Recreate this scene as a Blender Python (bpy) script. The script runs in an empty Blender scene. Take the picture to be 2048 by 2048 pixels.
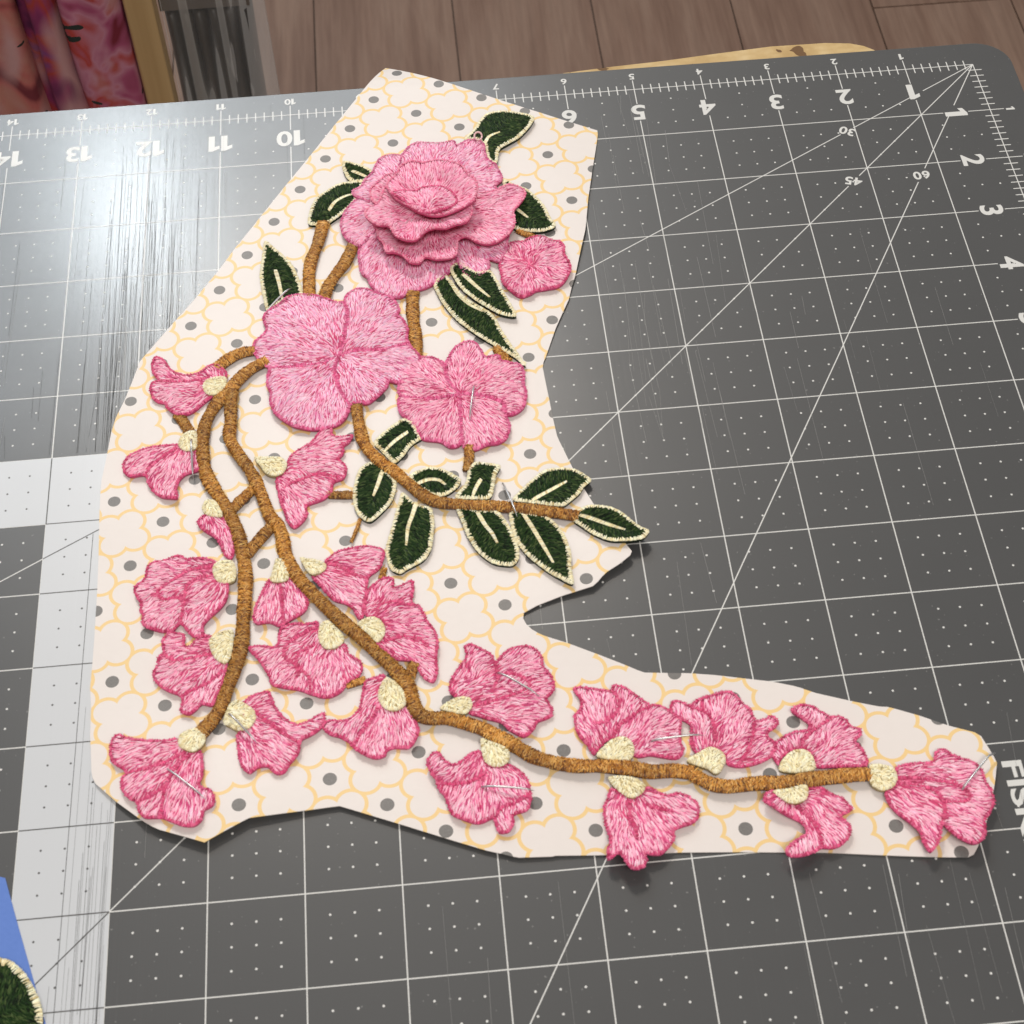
import bpy, bmesh, math, random
import numpy as np
from mathutils import Vector, Matrix
from mathutils.geometry import delaunay_2d_cdt
SC = bpy.context.scene
COL = SC.collection
MM = 0.001          # all modelling below is in millimetres; 1 Blender unit = 1 m
# ------------------------------------------------------------------ camera
CAM_LOC=[-0.209027, -0.487658, 0.412502]
CAM_AX=[[0.9957779, -0.090036, -0.0178865], [-0.0832802, -0.80413, -0.588591], [0.0386113, 0.5875955, -0.808233]]
CAM_FOV=0.589742
cam = bpy.data.cameras.new('camera'); camo = bpy.data.objects.new('camera', cam); COL.objects.link(camo)
r_, d_, f_ = [Vector(v) for v in CAM_AX]
camo.matrix_world = Matrix(((r_.x, -d_.x, -f_.x, CAM_LOC[0]), (r_.y, -d_.y, -f_.y, CAM_LOC[1]), (r_.z, -d_.z, -f_.z, CAM_LOC[2]), (0, 0, 0, 1)))
cam.sensor_fit = 'HORIZONTAL'; cam.angle = CAM_FOV; cam.clip_start = .02; cam.clip_end = 50
cam.dof.use_dof = True; cam.dof.focus_distance = .64; cam.dof.aperture_fstop = 50
SC.camera = camo
# ------------------------------------------------------------------ light
SC.view_settings.view_transform = 'Standard'; SC.view_settings.look = 'None'
SC.view_settings.exposure = 0.08; SC.view_settings.gamma = 1
w = bpy.data.worlds.new('World'); SC.world = w; w.use_nodes = True
w.node_tree.nodes['Background'].inputs[0].default_value = (1.0, .97, .94, 1)
w.node_tree.nodes['Background'].inputs[1].default_value = .24
def area(name, loc, target, sx, sy, power, color):
    l = bpy.data.lights.new(name, 'AREA'); l.shape = 'RECTANGLE'; l.size = sx; l.size_y = sy; l.energy = power; l.color = color
    o = bpy.data.objects.new(name, l); COL.objects.link(o); o.location = loc
    o.rotation_euler = (Vector(target) - Vector(loc)).to_track_quat('-Z', 'Y').to_euler()
    return o
# a cool ceiling panel behind the table (its reflection is the glare on the mat) and a warm ceiling lamp, plus added sheen and fill panels
area('ceiling_panel_light', (-.70, 1.67, 1.6), (-.70, 1.67, 0), .13, .36, 5.6, (.86, .95, 1.0))
area('rear_sheen_panel', (-.92, 2.08, 1.62), (-.6, .6, 0), 1.7, 1.3, 19, (.80, .91, 1.0))  # added unseen panel, sized to give the mat its broad cool sheen
area('warm_ceiling_light', (-.36, 1.12, 1.6), (-.2, -.1, 0), .26, .26, 14.5, (1.0, .91, .81))
area('front_fill_light', (-.05, -1.10, 1.6), (-.15, -.2, 0), 1.0, .5, 17, (1.0, .93, .86))  # added fill from behind the camera, brightens the front faces
# ------------------------------------------------------------------ traced outlines on the table, millimetres from the mat's ruler corner
D={"LIFT":[[-155.0,-207.55,26.0,2.3],[-280.15,-288.37,30.0,2.2],[-67.97,-290.9,30.0,1.2],[-214.98,-293.72,35.0,0.8],[-262.0,-60.0,40.0,0.7],[-150.0,-70.0,35.0,1.0]],"PAPER":[[-218.03,25.02],[-156.23,-13.61],[-143.01,-21.45],[-144.03,-26.85],[-147.33,-41.28],[-150.62,-56.08],[-153.46,-71.68],[-155.96,-80.4],[-159.33,-92.74],[-162.88,-102.81],[-160.31,-94.94],[-162.68,-103.15],[-168.33,-115.37],[-172.91,-127.48],[-174.32,-130.62],[-174.08,-136.62],[-173.52,-146.99],[-173.2,-153.58],[-172.67,-160.7],[-170.73,-167.91],[-169.15,-173.89],[-167.07,-181.09],[-164.61,-188.34],[-161.19,-196.2],[-157.4,-203.83],[-155.18,-208.3],[-155.13,-208.2],[-159.55,-211.47],[-164.38,-214.23],[-166.1,-216.14],[-167.81,-217.99],[-177.83,-220.31],[-185.27,-222.71],[-189.27,-224.71],[-189.86,-225.63],[-188.99,-228.45],[-186.95,-231.13],[-183.81,-233.19],[-178.25,-235.84],[-169.66,-240.6],[-161.94,-245.09],[-157.57,-247.88],[-152.11,-248.56],[-144.81,-249.37],[-137.19,-250.72],[-122.08,-254.29],[-115.53,-256.6],[-112.97,-257.9],[-111.53,-258.89],[-101.29,-262.77],[-94.1,-265.27],[-91.36,-265.72],[-83.7,-269.37],[-76.62,-273.4],[-68.83,-276.76],[-67.24,-282.14],[-66.3,-285.8],[-68.27,-291.3],[-71.76,-299.48],[-73.93,-303.42],[-75.39,-306.16],[-78.46,-310.74],[-79.97,-312.2],[-90.0,-310.93],[-104.83,-308.73],[-117.49,-306.8],[-140.07,-304.34],[-155.24,-303.07],[-175.05,-301.89],[-189.49,-300.82],[-188.76,-301.12],[-198.65,-300.56],[-200.48,-299.65],[-205.69,-297.94],[-214.98,-293.94],[-228.5,-287.96],[-241.43,-282.31],[-244.34,-281.07],[-260.07,-282.12],[-268.4,-282.77],[-274.31,-285.77],[-280.0,-288.8],[-284.63,-286.85],[-293.04,-283.32],[-296.85,-280.48],[-304.21,-273.9],[-310.49,-267.4],[-311.44,-264.85],[-312.21,-255.29],[-312.51,-253.73],[-312.79,-243.53],[-313.5,-236.86],[-313.29,-229.71],[-313.19,-220.46],[-313.24,-210.48],[-313.29,-203.35],[-313.6,-189.76],[-314.1,-176.26],[-314.25,-169.36],[-314.17,-162.65],[-313.07,-153.65],[-312.18,-144.44],[-310.89,-138.07],[-308.46,-131.12],[-306.06,-122.22],[-304.25,-114.95],[-303.36,-113.8],[-295.01,-101.37],[-287.58,-90.51],[-279.5,-78.15],[-274.16,-68.54]],"STEMS":[[[[-266.88,-115.51],[-271.81,-116.24],[-276.02,-118.91],[-279.26,-121.97]],4.48,0],
[[[-262.85,-120.66],[-268.46,-124.08],[-272.17,-127.99],[-275.37,-132.82]],4.68,1],
[[[-273.54,-130.28],[-275.82,-133.38],[-279.44,-138.1],[-282.09,-144.36],[-283.1,-151.28],[-282.74,-158.81],[-281.28,-166.32],[-278.09,-173.35],[-274.94,-179.72],[-271.83,-188.42],[-270.73,-194.38],[-269.63,-201.82],[-269.6,-209.53],[-270.0,-216.06],[-270.19,-221.53],[-270.58,-227.4],[-271.98,-234.05],[-273.96,-240.57],[-275.89,-247.02],[-277.44,-250.63],[-279.77,-253.67],[-281.51,-255.82]],4.48,1],
[[[-273.93,-132.4],[-274.33,-139.57],[-274.28,-145.51],[-274.69,-151.32],[-272.85,-156.72],[-269.24,-163.37],[-266.57,-169.28],[-264.38,-176.18],[-262.22,-183.51],[-259.72,-187.17],[-258.47,-192.11],[-257.67,-198.0],[-254.36,-206.14],[-249.81,-212.74],[-245.73,-218.2],[-240.88,-224.17],[-236.48,-229.05],[-232.94,-233.8],[-229.42,-238.02],[-225.96,-242.68],[-223.75,-247.17],[-222.79,-251.96],[-221.4,-255.82],[-218.68,-257.49],[-213.9,-257.97],[-209.21,-259.82],[-204.58,-262.11],[-199.1,-265.83],[-194.65,-269.42],[-190.59,-272.48],[-184.9,-274.79],[-179.13,-276.21],[-173.28,-276.76],[-165.56,-278.16],[-159.86,-279.8],[-153.98,-280.03],[-148.27,-281.38],[-148.3,-282.11],[-144.06,-285.14],[-139.15,-286.28],[-133.21,-286.0],[-127.39,-286.37],[-127.87,-286.54],[-119.95,-286.26],[-112.08,-286.22],[-106.17,-286.21],[-101.6,-286.5]],4.43,2],
[[[-274.13,-179.51],[-271.08,-175.99],[-267.35,-171.94]],3.76,0],
[[[-269.14,-196.53],[-266.35,-192.32],[-262.0,-186.89]],3.82,0],
[[[-291.22,-139.48],[-289.06,-143.56],[-286.68,-148.51]],3.67,-1],
[[[-234.69,-143.03],[-234.06,-150.79],[-232.57,-159.09],[-228.78,-165.21],[-224.1,-170.23],[-220.76,-174.5],[-216.61,-179.37],[-212.0,-183.16],[-204.22,-185.07],[-195.56,-186.57],[-190.48,-187.66],[-181.92,-189.85],[-175.56,-191.86],[-169.89,-193.81]],4.17,2],
[[[-214.21,-95.45],[-214.75,-105.22],[-214.34,-114.9],[-214.41,-124.34]],4.48,0],
[[[-243.09,-59.59],[-245.05,-68.88],[-247.7,-77.53],[-248.59,-84.84],[-248.54,-94.08]],4.54,0],
[[[-232.72,-70.05],[-235.97,-78.67],[-239.06,-83.77],[-242.14,-89.46],[-243.75,-95.22]],4.51,0],
[[[-200.35,-162.41],[-200.7,-166.96],[-201.52,-171.98]],3.58,0],
[[[-244.39,-176.42],[-236.47,-177.24]],3.01,-1],
[[[-235.27,-186.67],[-236.5,-190.58],[-238.16,-194.68]],1.13,-1],
[[[-188.49,-122.62],[-185.27,-128.9]],3.52,-1],
[[[-176.29,-70.15],[-173.07,-73.03],[-170.33,-75.48]],3.08,-1],
[[[-241.21,-243.98],[-235.86,-242.62]],2.53,-1],
[[[-228.65,-205.38],[-229.86,-208.61]],1.88,-1],
[[[-221.71,-239.28],[-223.16,-243.2]],3.53,1]],"LEAVES":[[[[-191.5,-22.73],[-187.98,-17.68],[-185.53,-13.24],[-182.07,-9.67],[-176.68,-8.52],[-171.47,-9.67],[-166.93,-12.02],[-165.42,-13.94],[-167.55,-18.44],[-171.7,-23.46],[-176.18,-26.83],[-179.54,-29.53],[-181.15,-36.23],[-184.06,-33.98],[-184.5,-26.63],[-187.36,-23.2]],
[[-184.72,-26.29],[-182.54,-21.88],[-178.59,-19.84]]],
[[[-235.18,-29.2],[-232.38,-30.25],[-229.34,-31.71],[-225.36,-35.14],[-224.46,-38.24],[-228.64,-40.44],[-232.7,-40.04],[-234.64,-36.85],[-235.64,-32.59]],
[[-232.23,-34.74],[-229.48,-36.67],[-226.49,-38.62]]],
[[[-248.25,-59.7],[-247.75,-54.38],[-245.61,-48.04],[-241.97,-43.97],[-237.82,-40.81],[-232.7,-39.89],[-228.11,-40.12],[-229.8,-44.41],[-231.8,-50.83],[-234.71,-54.91],[-238.31,-57.8],[-241.37,-60.01],[-244.87,-60.59]],
[[-240.92,-54.02],[-238.54,-49.89],[-234.93,-47.3],[-231.86,-46.12]]],
[[[-263.19,-67.07],[-260.39,-70.0],[-256.98,-73.78],[-254.58,-78.1],[-252.7,-82.99],[-251.34,-88.44],[-251.05,-93.73],[-256.27,-94.5],[-259.66,-97.07],[-262.79,-98.87],[-263.72,-93.71],[-264.66,-87.06],[-264.97,-81.71],[-264.21,-75.06]],
[[-259.7,-80.99],[-258.54,-86.76],[-257.87,-92.09],[-257.56,-94.41]]],
[[[-179.64,-45.64],[-175.76,-48.01],[-171.92,-50.52],[-168.82,-55.24],[-166.33,-60.7],[-165.11,-65.91],[-163.62,-70.37],[-168.06,-72.74],[-172.98,-72.09],[-177.27,-69.98],[-180.48,-66.72],[-179.16,-57.54]],
[[-177.76,-58.88],[-175.03,-62.14],[-172.8,-65.1]]],
[[[-201.12,-86.88],[-197.48,-83.9],[-192.49,-89.21],[-188.05,-88.73],[-185.75,-93.35],[-183.86,-99.51],[-182.35,-104.26],[-180.84,-110.38],[-185.44,-109.28],[-188.58,-106.8],[-193.51,-102.34],[-197.87,-95.93]],
[[-196.91,-89.76],[-192.97,-95.54],[-188.94,-100.81]]],
[[[-203.49,-87.15],[-200.46,-92.85],[-197.9,-97.78],[-194.36,-102.12],[-190.79,-105.65],[-188.54,-108.62],[-187.01,-112.0],[-186.78,-113.76],[-184.46,-119.86],[-181.72,-126.12],[-179.83,-131.91],[-182.83,-127.87],[-186.27,-124.32],[-191.53,-119.41],[-195.92,-114.93],[-200.29,-109.52],[-203.19,-104.41],[-205.08,-100.28],[-206.27,-96.2],[-206.85,-92.29]],
[[-201.3,-91.14],[-199.31,-97.34],[-195.84,-102.66],[-191.8,-106.36]]],
[[[-219.49,-149.23],[-216.89,-151.86],[-215.74,-155.49],[-214.75,-157.92],[-218.04,-160.18],[-220.97,-164.47],[-224.01,-167.0],[-226.93,-162.42],[-229.7,-158.67],[-228.94,-156.73],[-225.6,-153.0],[-222.29,-150.41]],
[[-219.07,-154.77],[-223.09,-157.95],[-227.11,-162.14]]],
[[[-231.56,-165.64],[-229.33,-165.87],[-226.37,-169.58],[-223.66,-173.51],[-224.46,-178.99],[-226.41,-182.91],[-230.1,-186.88],[-232.47,-188.26],[-235.1,-186.2],[-236.75,-182.22],[-236.88,-177.14],[-235.98,-171.67],[-234.41,-167.78]],
[[-227.68,-169.75],[-229.22,-174.36],[-230.8,-178.46]]],
[[[-221.9,-178.15],[-219.01,-181.76],[-216.48,-183.67],[-213.58,-185.06],[-213.04,-190.54],[-213.56,-195.31],[-214.7,-200.49],[-217.11,-204.06],[-221.97,-206.68],[-224.27,-208.05],[-226.87,-206.18],[-227.8,-202.28],[-227.77,-198.08],[-226.21,-192.4],[-224.62,-186.63],[-223.2,-181.87]],
[[-217.91,-182.17],[-219.27,-186.94],[-220.92,-191.62],[-221.81,-197.66]]],
[[[-219.6,-172.26],[-217.04,-170.38],[-213.4,-169.3],[-209.44,-170.28],[-206.05,-172.89],[-203.84,-175.59],[-205.41,-178.38],[-208.34,-180.39],[-211.88,-180.57],[-215.73,-178.51],[-218.44,-175.45]],
[[-217.53,-175.57],[-213.68,-174.19],[-210.59,-174.51],[-208.76,-176.38]]],
[[[-201.25,-171.36],[-199.09,-169.33],[-195.53,-169.71],[-191.4,-171.17],[-193.16,-175.05],[-193.89,-178.9],[-195.55,-183.43],[-199.72,-183.24],[-206.04,-182.29],[-203.07,-177.9],[-201.86,-174.68]],
[[-197.68,-175.99],[-199.35,-178.6],[-200.87,-182.32]]],
[[[-205.9,-185.27],[-200.1,-186.99],[-194.08,-188.49],[-191.23,-193.45],[-189.59,-198.5],[-188.7,-203.4],[-189.12,-207.01],[-191.18,-208.82],[-196.53,-207.24],[-200.49,-203.12],[-203.22,-197.53],[-204.59,-192.03]],
[[-199.74,-188.14],[-197.93,-192.95],[-196.04,-196.39],[-194.78,-199.9]]],
[[[-189.93,-188.71],[-184.59,-190.2],[-179.51,-192.0],[-176.33,-196.59],[-174.29,-201.79],[-173.59,-207.19],[-174.1,-211.76],[-174.08,-217.71],[-177.66,-215.49],[-182.0,-211.31],[-186.27,-205.93],[-189.19,-200.26],[-190.2,-194.66]],
[[-186.15,-190.57],[-183.49,-196.93],[-181.45,-202.58],[-179.07,-209.48]]],
[[[-188.71,-184.99],[-185.94,-181.26],[-182.5,-177.73],[-178.19,-174.77],[-173.25,-174.49],[-168.87,-175.3],[-166.22,-177.47],[-164.28,-179.86],[-166.83,-182.26],[-168.47,-184.98],[-171.89,-187.93],[-174.39,-189.11],[-181.66,-187.27]],
[[-182.83,-185.75],[-177.68,-182.76],[-171.85,-179.63]]],
[[[-170.07,-191.7],[-166.59,-189.99],[-162.7,-190.47],[-158.97,-192.15],[-155.03,-196.08],[-152.04,-199.73],[-149.63,-201.75],[-151.8,-204.53],[-155.86,-204.93],[-161.46,-204.25],[-165.92,-201.14],[-169.79,-197.21],[-171.32,-195.43]],
[[-169.4,-193.4],[-165.11,-195.82],[-161.06,-198.17],[-156.79,-200.36]]]],"BELLS":[[1,[[-299.29,-115.16],[-297.63,-115.65],[-295.69,-117.73],[-293.24,-121.71],[-289.48,-123.47],[-284.83,-123.04],[-281.6,-121.1],[-278.8,-120.97],[-276.44,-123.2],[-275.86,-126.03],[-279.57,-133.24],[-282.3,-135.37],[-285.45,-138.63],[-288.15,-140.61],[-291.81,-140.22],[-294.74,-136.87],[-295.26,-135.02],[-297.58,-134.17],[-299.49,-132.16],[-300.36,-128.31],[-299.71,-125.94],[-297.89,-124.91],[-299.37,-122.29],[-300.08,-119.12]],
[[-283.54,-129.95],[-282.29,-127.34],[-279.52,-126.29],[-275.81,-126.68],[-275.54,-130.5],[-278.04,-133.56],[-280.34,-134.23],[-282.42,-133.1]],[-275.42,-129.91],
[[[-297.73,-125.18],[-292.59,-126.46],[-287.03,-126.44],[-282.4,-126.08]]],[]],[2,[[-290.81,-152.18],[-295.09,-152.2],[-299.12,-152.64],[-302.68,-153.71],[-305.83,-155.51],[-307.56,-158.75],[-306.94,-161.77],[-304.6,-163.48],[-300.51,-163.56],[-299.6,-166.47],[-297.71,-170.01],[-294.98,-172.51],[-292.67,-173.36],[-290.12,-173.57],[-290.65,-170.08],[-290.11,-166.9],[-287.96,-164.37],[-283.98,-163.03],[-283.93,-158.94],[-285.59,-154.17]],
[[-290.64,-152.63],[-289.6,-149.54],[-287.38,-147.73],[-284.88,-148.29],[-284.33,-153.29],[-284.96,-155.53],[-287.64,-156.11],[-289.68,-155.03]],[-287.03,-148.49],
[[[-290.86,-153.4],[-295.34,-156.84],[-298.79,-160.47],[-300.44,-163.8]]],[]],[3,[[-283.79,-182.05],[-280.68,-180.3],[-276.52,-181.71],[-274.35,-184.65],[-272.97,-190.15],[-272.94,-194.4],[-273.9,-197.61],[-275.8,-195.79],[-277.14,-191.85],[-278.9,-189.11],[-282.42,-186.07],[-284.02,-183.75]],
[[-282.76,-177.91],[-281.49,-175.3],[-278.85,-175.85],[-276.61,-180.19],[-276.37,-182.49],[-280.07,-182.0],[-282.28,-180.14]],[-280.72,-175.96],[],[]],[4,[[-290.21,-194.57],[-288.52,-195.01],[-287.21,-196.19],[-284.29,-196.23],[-280.33,-197.16],[-277.22,-199.72],[-275.03,-204.61],[-274.4,-208.88],[-275.21,-212.35],[-277.53,-215.69],[-280.42,-218.39],[-281.8,-220.69],[-281.54,-223.73],[-284.56,-223.71],[-287.22,-220.18],[-288.43,-218.57],[-290.03,-220.89],[-292.94,-221.13],[-295.96,-220.08],[-299.24,-218.16],[-299.12,-215.84],[-300.06,-213.24],[-299.99,-210.73],[-301.76,-207.61],[-301.87,-204.84],[-299.83,-202.94],[-299.05,-201.01],[-298.49,-197.9],[-296.79,-196.51],[-294.23,-196.25],[-292.11,-195.42]],
[[-279.27,-201.17],[-278.53,-199.16],[-276.41,-198.24],[-273.41,-198.65],[-272.03,-201.91],[-272.3,-206.01],[-275.04,-207.01],[-277.59,-205.98],[-278.9,-203.79]],[-272.64,-201.89],
[[[-279.48,-199.7],[-285.02,-200.17],[-289.63,-202.8],[-293.8,-205.46],[-295.2,-207.86],[-293.23,-210.1],[-290.28,-209.99],[-287.31,-211.21]],
[[-279.86,-202.77],[-284.51,-204.1],[-286.78,-206.69],[-287.29,-211.71],[-288.01,-216.66],[-288.36,-219.12]]],[]],[5,[[-291.35,-221.44],[-288.68,-221.91],[-286.91,-222.93],[-287.08,-226.06],[-285.32,-226.82],[-283.71,-224.73],[-280.83,-223.7],[-278.15,-225.25],[-276.44,-229.97],[-274.67,-233.54],[-275.43,-238.75],[-276.82,-243.37],[-278.57,-247.22],[-281.61,-246.39],[-283.18,-248.11],[-285.16,-249.32],[-287.57,-248.03],[-287.02,-245.17],[-287.73,-242.87],[-290.32,-241.65],[-293.28,-239.44],[-295.24,-236.81],[-295.54,-234.2],[-294.35,-232.01],[-294.42,-229.98],[-292.83,-228.2],[-293.4,-224.82]],
[[-279.9,-225.78],[-278.19,-223.99],[-275.3,-222.81],[-272.81,-223.06],[-272.77,-227.97],[-273.55,-232.75],[-275.17,-234.52],[-277.65,-232.82],[-279.34,-229.74]],[-272.89,-226.06],
[[[-292.63,-228.99],[-289.27,-231.51],[-285.58,-231.26],[-281.49,-230.22],[-279.03,-229.89]],
[[-287.31,-242.95],[-284.11,-241.38],[-280.08,-239.98],[-276.47,-236.43]]],[]],[6,[[-304.2,-254.03],[-302.15,-255.09],[-298.52,-255.96],[-294.49,-256.87],[-290.89,-257.27],[-287.71,-257.16],[-281.95,-261.03],[-280.78,-264.92],[-280.84,-269.47],[-281.62,-272.17],[-280.42,-273.46],[-278.46,-274.11],[-277.32,-276.52],[-277.89,-278.75],[-280.18,-279.91],[-280.5,-282.47],[-282.45,-284.4],[-285.61,-284.09],[-288.82,-282.4],[-291.59,-280.78],[-293.54,-280.62],[-296.27,-280.19],[-298.02,-277.72],[-298.13,-275.53],[-300.06,-274.45],[-302.22,-271.94],[-303.01,-268.2],[-301.77,-265.67],[-304.67,-263.17],[-306.23,-260.64],[-306.44,-256.89],[-305.52,-254.71]],
[[-287.84,-257.98],[-287.2,-255.96],[-285.24,-254.78],[-282.47,-254.37],[-280.0,-257.19],[-280.33,-259.94],[-283.03,-262.19],[-285.42,-261.47],[-287.25,-260.12]],[-281.36,-255.26],
[[[-285.93,-261.32],[-290.57,-264.0],[-296.42,-265.58],[-301.69,-265.93]],
[[-284.71,-262.37],[-288.5,-266.51],[-290.67,-271.21],[-291.24,-276.45],[-291.86,-280.5]],
[[-290.65,-271.66],[-294.08,-273.91],[-297.53,-275.32]]],[]],[7,[[-262.62,-206.29],[-260.0,-207.59],[-256.79,-206.12],[-254.75,-208.64],[-251.85,-213.01],[-251.5,-216.59],[-252.84,-219.06],[-255.84,-220.85],[-257.94,-221.63],[-259.62,-222.7],[-262.7,-221.14],[-266.5,-221.45],[-267.21,-218.49],[-266.53,-215.05],[-264.84,-210.67],[-263.99,-208.61]],
[[-260.45,-199.25],[-257.89,-200.03],[-256.55,-205.46],[-257.0,-207.58],[-259.88,-208.1],[-262.21,-207.35],[-261.9,-205.17],[-261.11,-201.89]],[-259.46,-197.92],
[[[-259.53,-207.84],[-258.74,-213.01],[-258.78,-217.54],[-258.41,-221.67]]],[]],[8,[[-245.59,-200.78],[-242.73,-198.3],[-239.24,-197.02],[-235.78,-196.8],[-232.36,-197.47],[-229.2,-198.37],[-228.39,-200.46],[-229.89,-205.11],[-233.44,-208.36],[-234.06,-213.31],[-235.08,-217.76],[-235.53,-221.92],[-237.21,-221.95],[-238.37,-219.08],[-240.82,-216.82],[-243.72,-215.31],[-245.89,-212.76],[-248.34,-208.94],[-250.19,-206.02],[-248.23,-204.05]],
[[-253.6,-199.54],[-251.26,-200.19],[-248.7,-200.82],[-245.96,-202.41],[-245.59,-204.52],[-247.32,-206.0],[-250.1,-206.33],[-251.97,-203.87]],[-252.64,-200.98],
[[[-245.37,-202.06],[-240.32,-204.65],[-236.98,-207.06],[-233.86,-208.93]]],[]],[9,[[-229.95,-209.39],[-228.15,-209.11],[-226.14,-209.78],[-226.2,-212.89],[-223.59,-211.63],[-220.85,-210.48],[-220.49,-213.17],[-221.18,-217.97],[-219.25,-219.68],[-218.11,-222.41],[-217.04,-225.5],[-215.15,-228.66],[-214.56,-233.23],[-215.28,-238.01],[-215.42,-242.8],[-216.7,-245.52],[-219.22,-244.03],[-220.77,-241.01],[-223.01,-238.38],[-226.64,-237.05],[-230.28,-233.72],[-232.21,-230.6],[-229.78,-226.28],[-230.87,-222.7],[-234.69,-221.81],[-235.06,-218.27],[-234.48,-214.18],[-232.62,-211.26]],
[[-237.35,-224.6],[-234.56,-222.65],[-231.65,-222.95],[-229.48,-225.79],[-229.55,-229.33],[-231.82,-231.79],[-234.38,-228.59]],[-237.4,-224.39],
[[[-232.09,-222.27],[-230.67,-218.66],[-226.85,-217.89],[-221.43,-218.95]],
[[-229.76,-230.89],[-224.94,-229.92],[-220.01,-231.01],[-217.68,-233.59]]],[]],[10,[[-268.85,-229.08],[-264.72,-228.96],[-261.42,-229.79],[-260.25,-228.49],[-259.9,-225.58],[-259.0,-223.16],[-255.11,-222.02],[-251.78,-222.85],[-248.65,-222.67],[-248.05,-227.37],[-246.07,-231.48],[-240.93,-230.94],[-240.28,-233.92],[-237.08,-236.66],[-236.31,-239.23],[-237.71,-241.63],[-240.62,-243.23],[-242.37,-245.94],[-245.66,-247.5],[-248.58,-247.49],[-251.46,-245.98],[-254.68,-244.25],[-258.73,-243.37],[-262.06,-242.09],[-262.86,-239.06],[-264.45,-236.02],[-266.5,-232.43]],
[[-248.77,-226.88],[-247.94,-223.52],[-246.03,-222.22],[-243.8,-224.43],[-241.1,-228.64],[-241.5,-231.04],[-244.02,-232.49],[-246.9,-232.2],[-248.29,-229.87]],[-244.65,-222.41],
[[[-249.28,-224.48],[-253.47,-226.03],[-257.65,-229.03],[-258.52,-232.84],[-255.28,-236.54],[-254.5,-239.97]],
[[-249.81,-229.83],[-254.19,-232.31],[-254.87,-236.58],[-251.66,-240.73],[-251.26,-245.75]]],[]],[11,[[-269.79,-246.73],[-266.77,-244.57],[-263.04,-244.23],[-262.19,-246.06],[-260.56,-250.46],[-258.21,-253.44],[-255.07,-255.55],[-251.53,-254.49],[-249.1,-253.1],[-247.33,-252.99],[-247.59,-255.61],[-248.71,-257.44],[-251.53,-259.48],[-254.26,-261.06],[-254.49,-264.15],[-255.93,-266.34],[-257.52,-268.05],[-258.71,-270.2],[-261.17,-270.49],[-263.2,-268.02],[-265.86,-268.25],[-268.19,-269.9],[-270.33,-267.36],[-271.17,-263.12],[-271.68,-257.8],[-269.92,-254.57]],
[[-274.07,-247.87],[-271.88,-246.2],[-269.45,-247.67],[-266.7,-250.38],[-266.25,-253.33],[-268.06,-256.14],[-271.36,-256.75],[-273.77,-255.12],[-275.59,-253.44]],[-275.15,-250.18],
[[[-266.3,-251.11],[-262.29,-254.76],[-258.33,-258.84],[-254.58,-261.47]]],[]],[12,[[-235.65,-243.4],[-233.38,-242.68],[-230.18,-242.49],[-231.13,-247.36],[-230.73,-252.09],[-228.17,-253.28],[-224.47,-252.03],[-222.56,-257.01],[-221.71,-260.41],[-222.53,-263.66],[-224.67,-265.8],[-228.74,-265.39],[-230.64,-266.01],[-231.11,-267.81],[-233.63,-268.5],[-236.82,-267.01],[-239.59,-264.67],[-240.72,-262.74],[-243.36,-260.71],[-246.12,-259.53],[-248.21,-256.85],[-246.41,-255.17],[-242.34,-255.57],[-239.6,-254.27],[-237.53,-251.31],[-236.77,-247.17]],
[[-229.72,-242.92],[-226.32,-245.93],[-224.35,-249.52],[-224.61,-252.86],[-227.28,-254.58],[-230.62,-253.73],[-232.55,-250.09],[-231.91,-246.3]],[-229.05,-242.24],
[[[-232.55,-252.54],[-235.14,-256.92],[-237.66,-260.34],[-239.68,-263.55]]],[]],[13,[[-207.21,-234.77],[-205.1,-234.25],[-203.06,-235.73],[-199.9,-238.04],[-198.74,-240.95],[-197.23,-239.18],[-194.15,-237.09],[-190.37,-236.52],[-187.42,-237.32],[-185.58,-240.02],[-185.55,-243.84],[-183.76,-246.39],[-182.86,-249.88],[-184.01,-252.72],[-185.77,-254.36],[-184.43,-257.09],[-184.69,-259.6],[-187.35,-260.77],[-188.99,-261.53],[-190.01,-263.72],[-192.73,-265.78],[-195.1,-264.6],[-197.35,-262.51],[-198.74,-260.54],[-202.65,-259.24],[-204.97,-258.08],[-207.41,-256.78],[-208.01,-253.93],[-210.14,-251.47],[-212.14,-249.86],[-212.1,-246.37],[-210.85,-243.64],[-208.61,-241.0],[-206.77,-238.3]],
[[-215.7,-254.83],[-212.11,-252.4],[-209.21,-251.52],[-206.64,-252.34],[-206.33,-255.17],[-208.43,-257.42],[-211.99,-256.6]],[-215.11,-254.49],
[[[-207.02,-254.43],[-202.13,-253.85],[-196.74,-252.51],[-193.0,-251.48],[-189.87,-249.44],[-191.35,-246.93],[-195.27,-245.11],[-198.16,-245.3]],
[[-198.84,-241.31],[-198.55,-246.11],[-200.64,-250.62]]],[]],[14,[[-219.78,-270.91],[-218.42,-269.09],[-216.62,-268.75],[-215.16,-271.21],[-212.63,-272.59],[-209.76,-270.88],[-207.66,-269.17],[-205.07,-268.94],[-203.99,-272.84],[-200.58,-274.48],[-197.75,-273.68],[-195.06,-275.75],[-193.32,-278.6],[-192.83,-281.7],[-192.9,-284.81],[-194.2,-287.82],[-197.78,-288.77],[-198.46,-292.05],[-199.8,-293.69],[-202.3,-293.71],[-202.9,-291.22],[-203.38,-289.11],[-206.17,-290.16],[-208.48,-290.19],[-211.56,-289.01],[-214.23,-287.44],[-215.19,-284.56],[-215.95,-281.54],[-217.56,-279.37],[-217.77,-276.84],[-219.19,-274.69],[-220.07,-272.41]],
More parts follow.
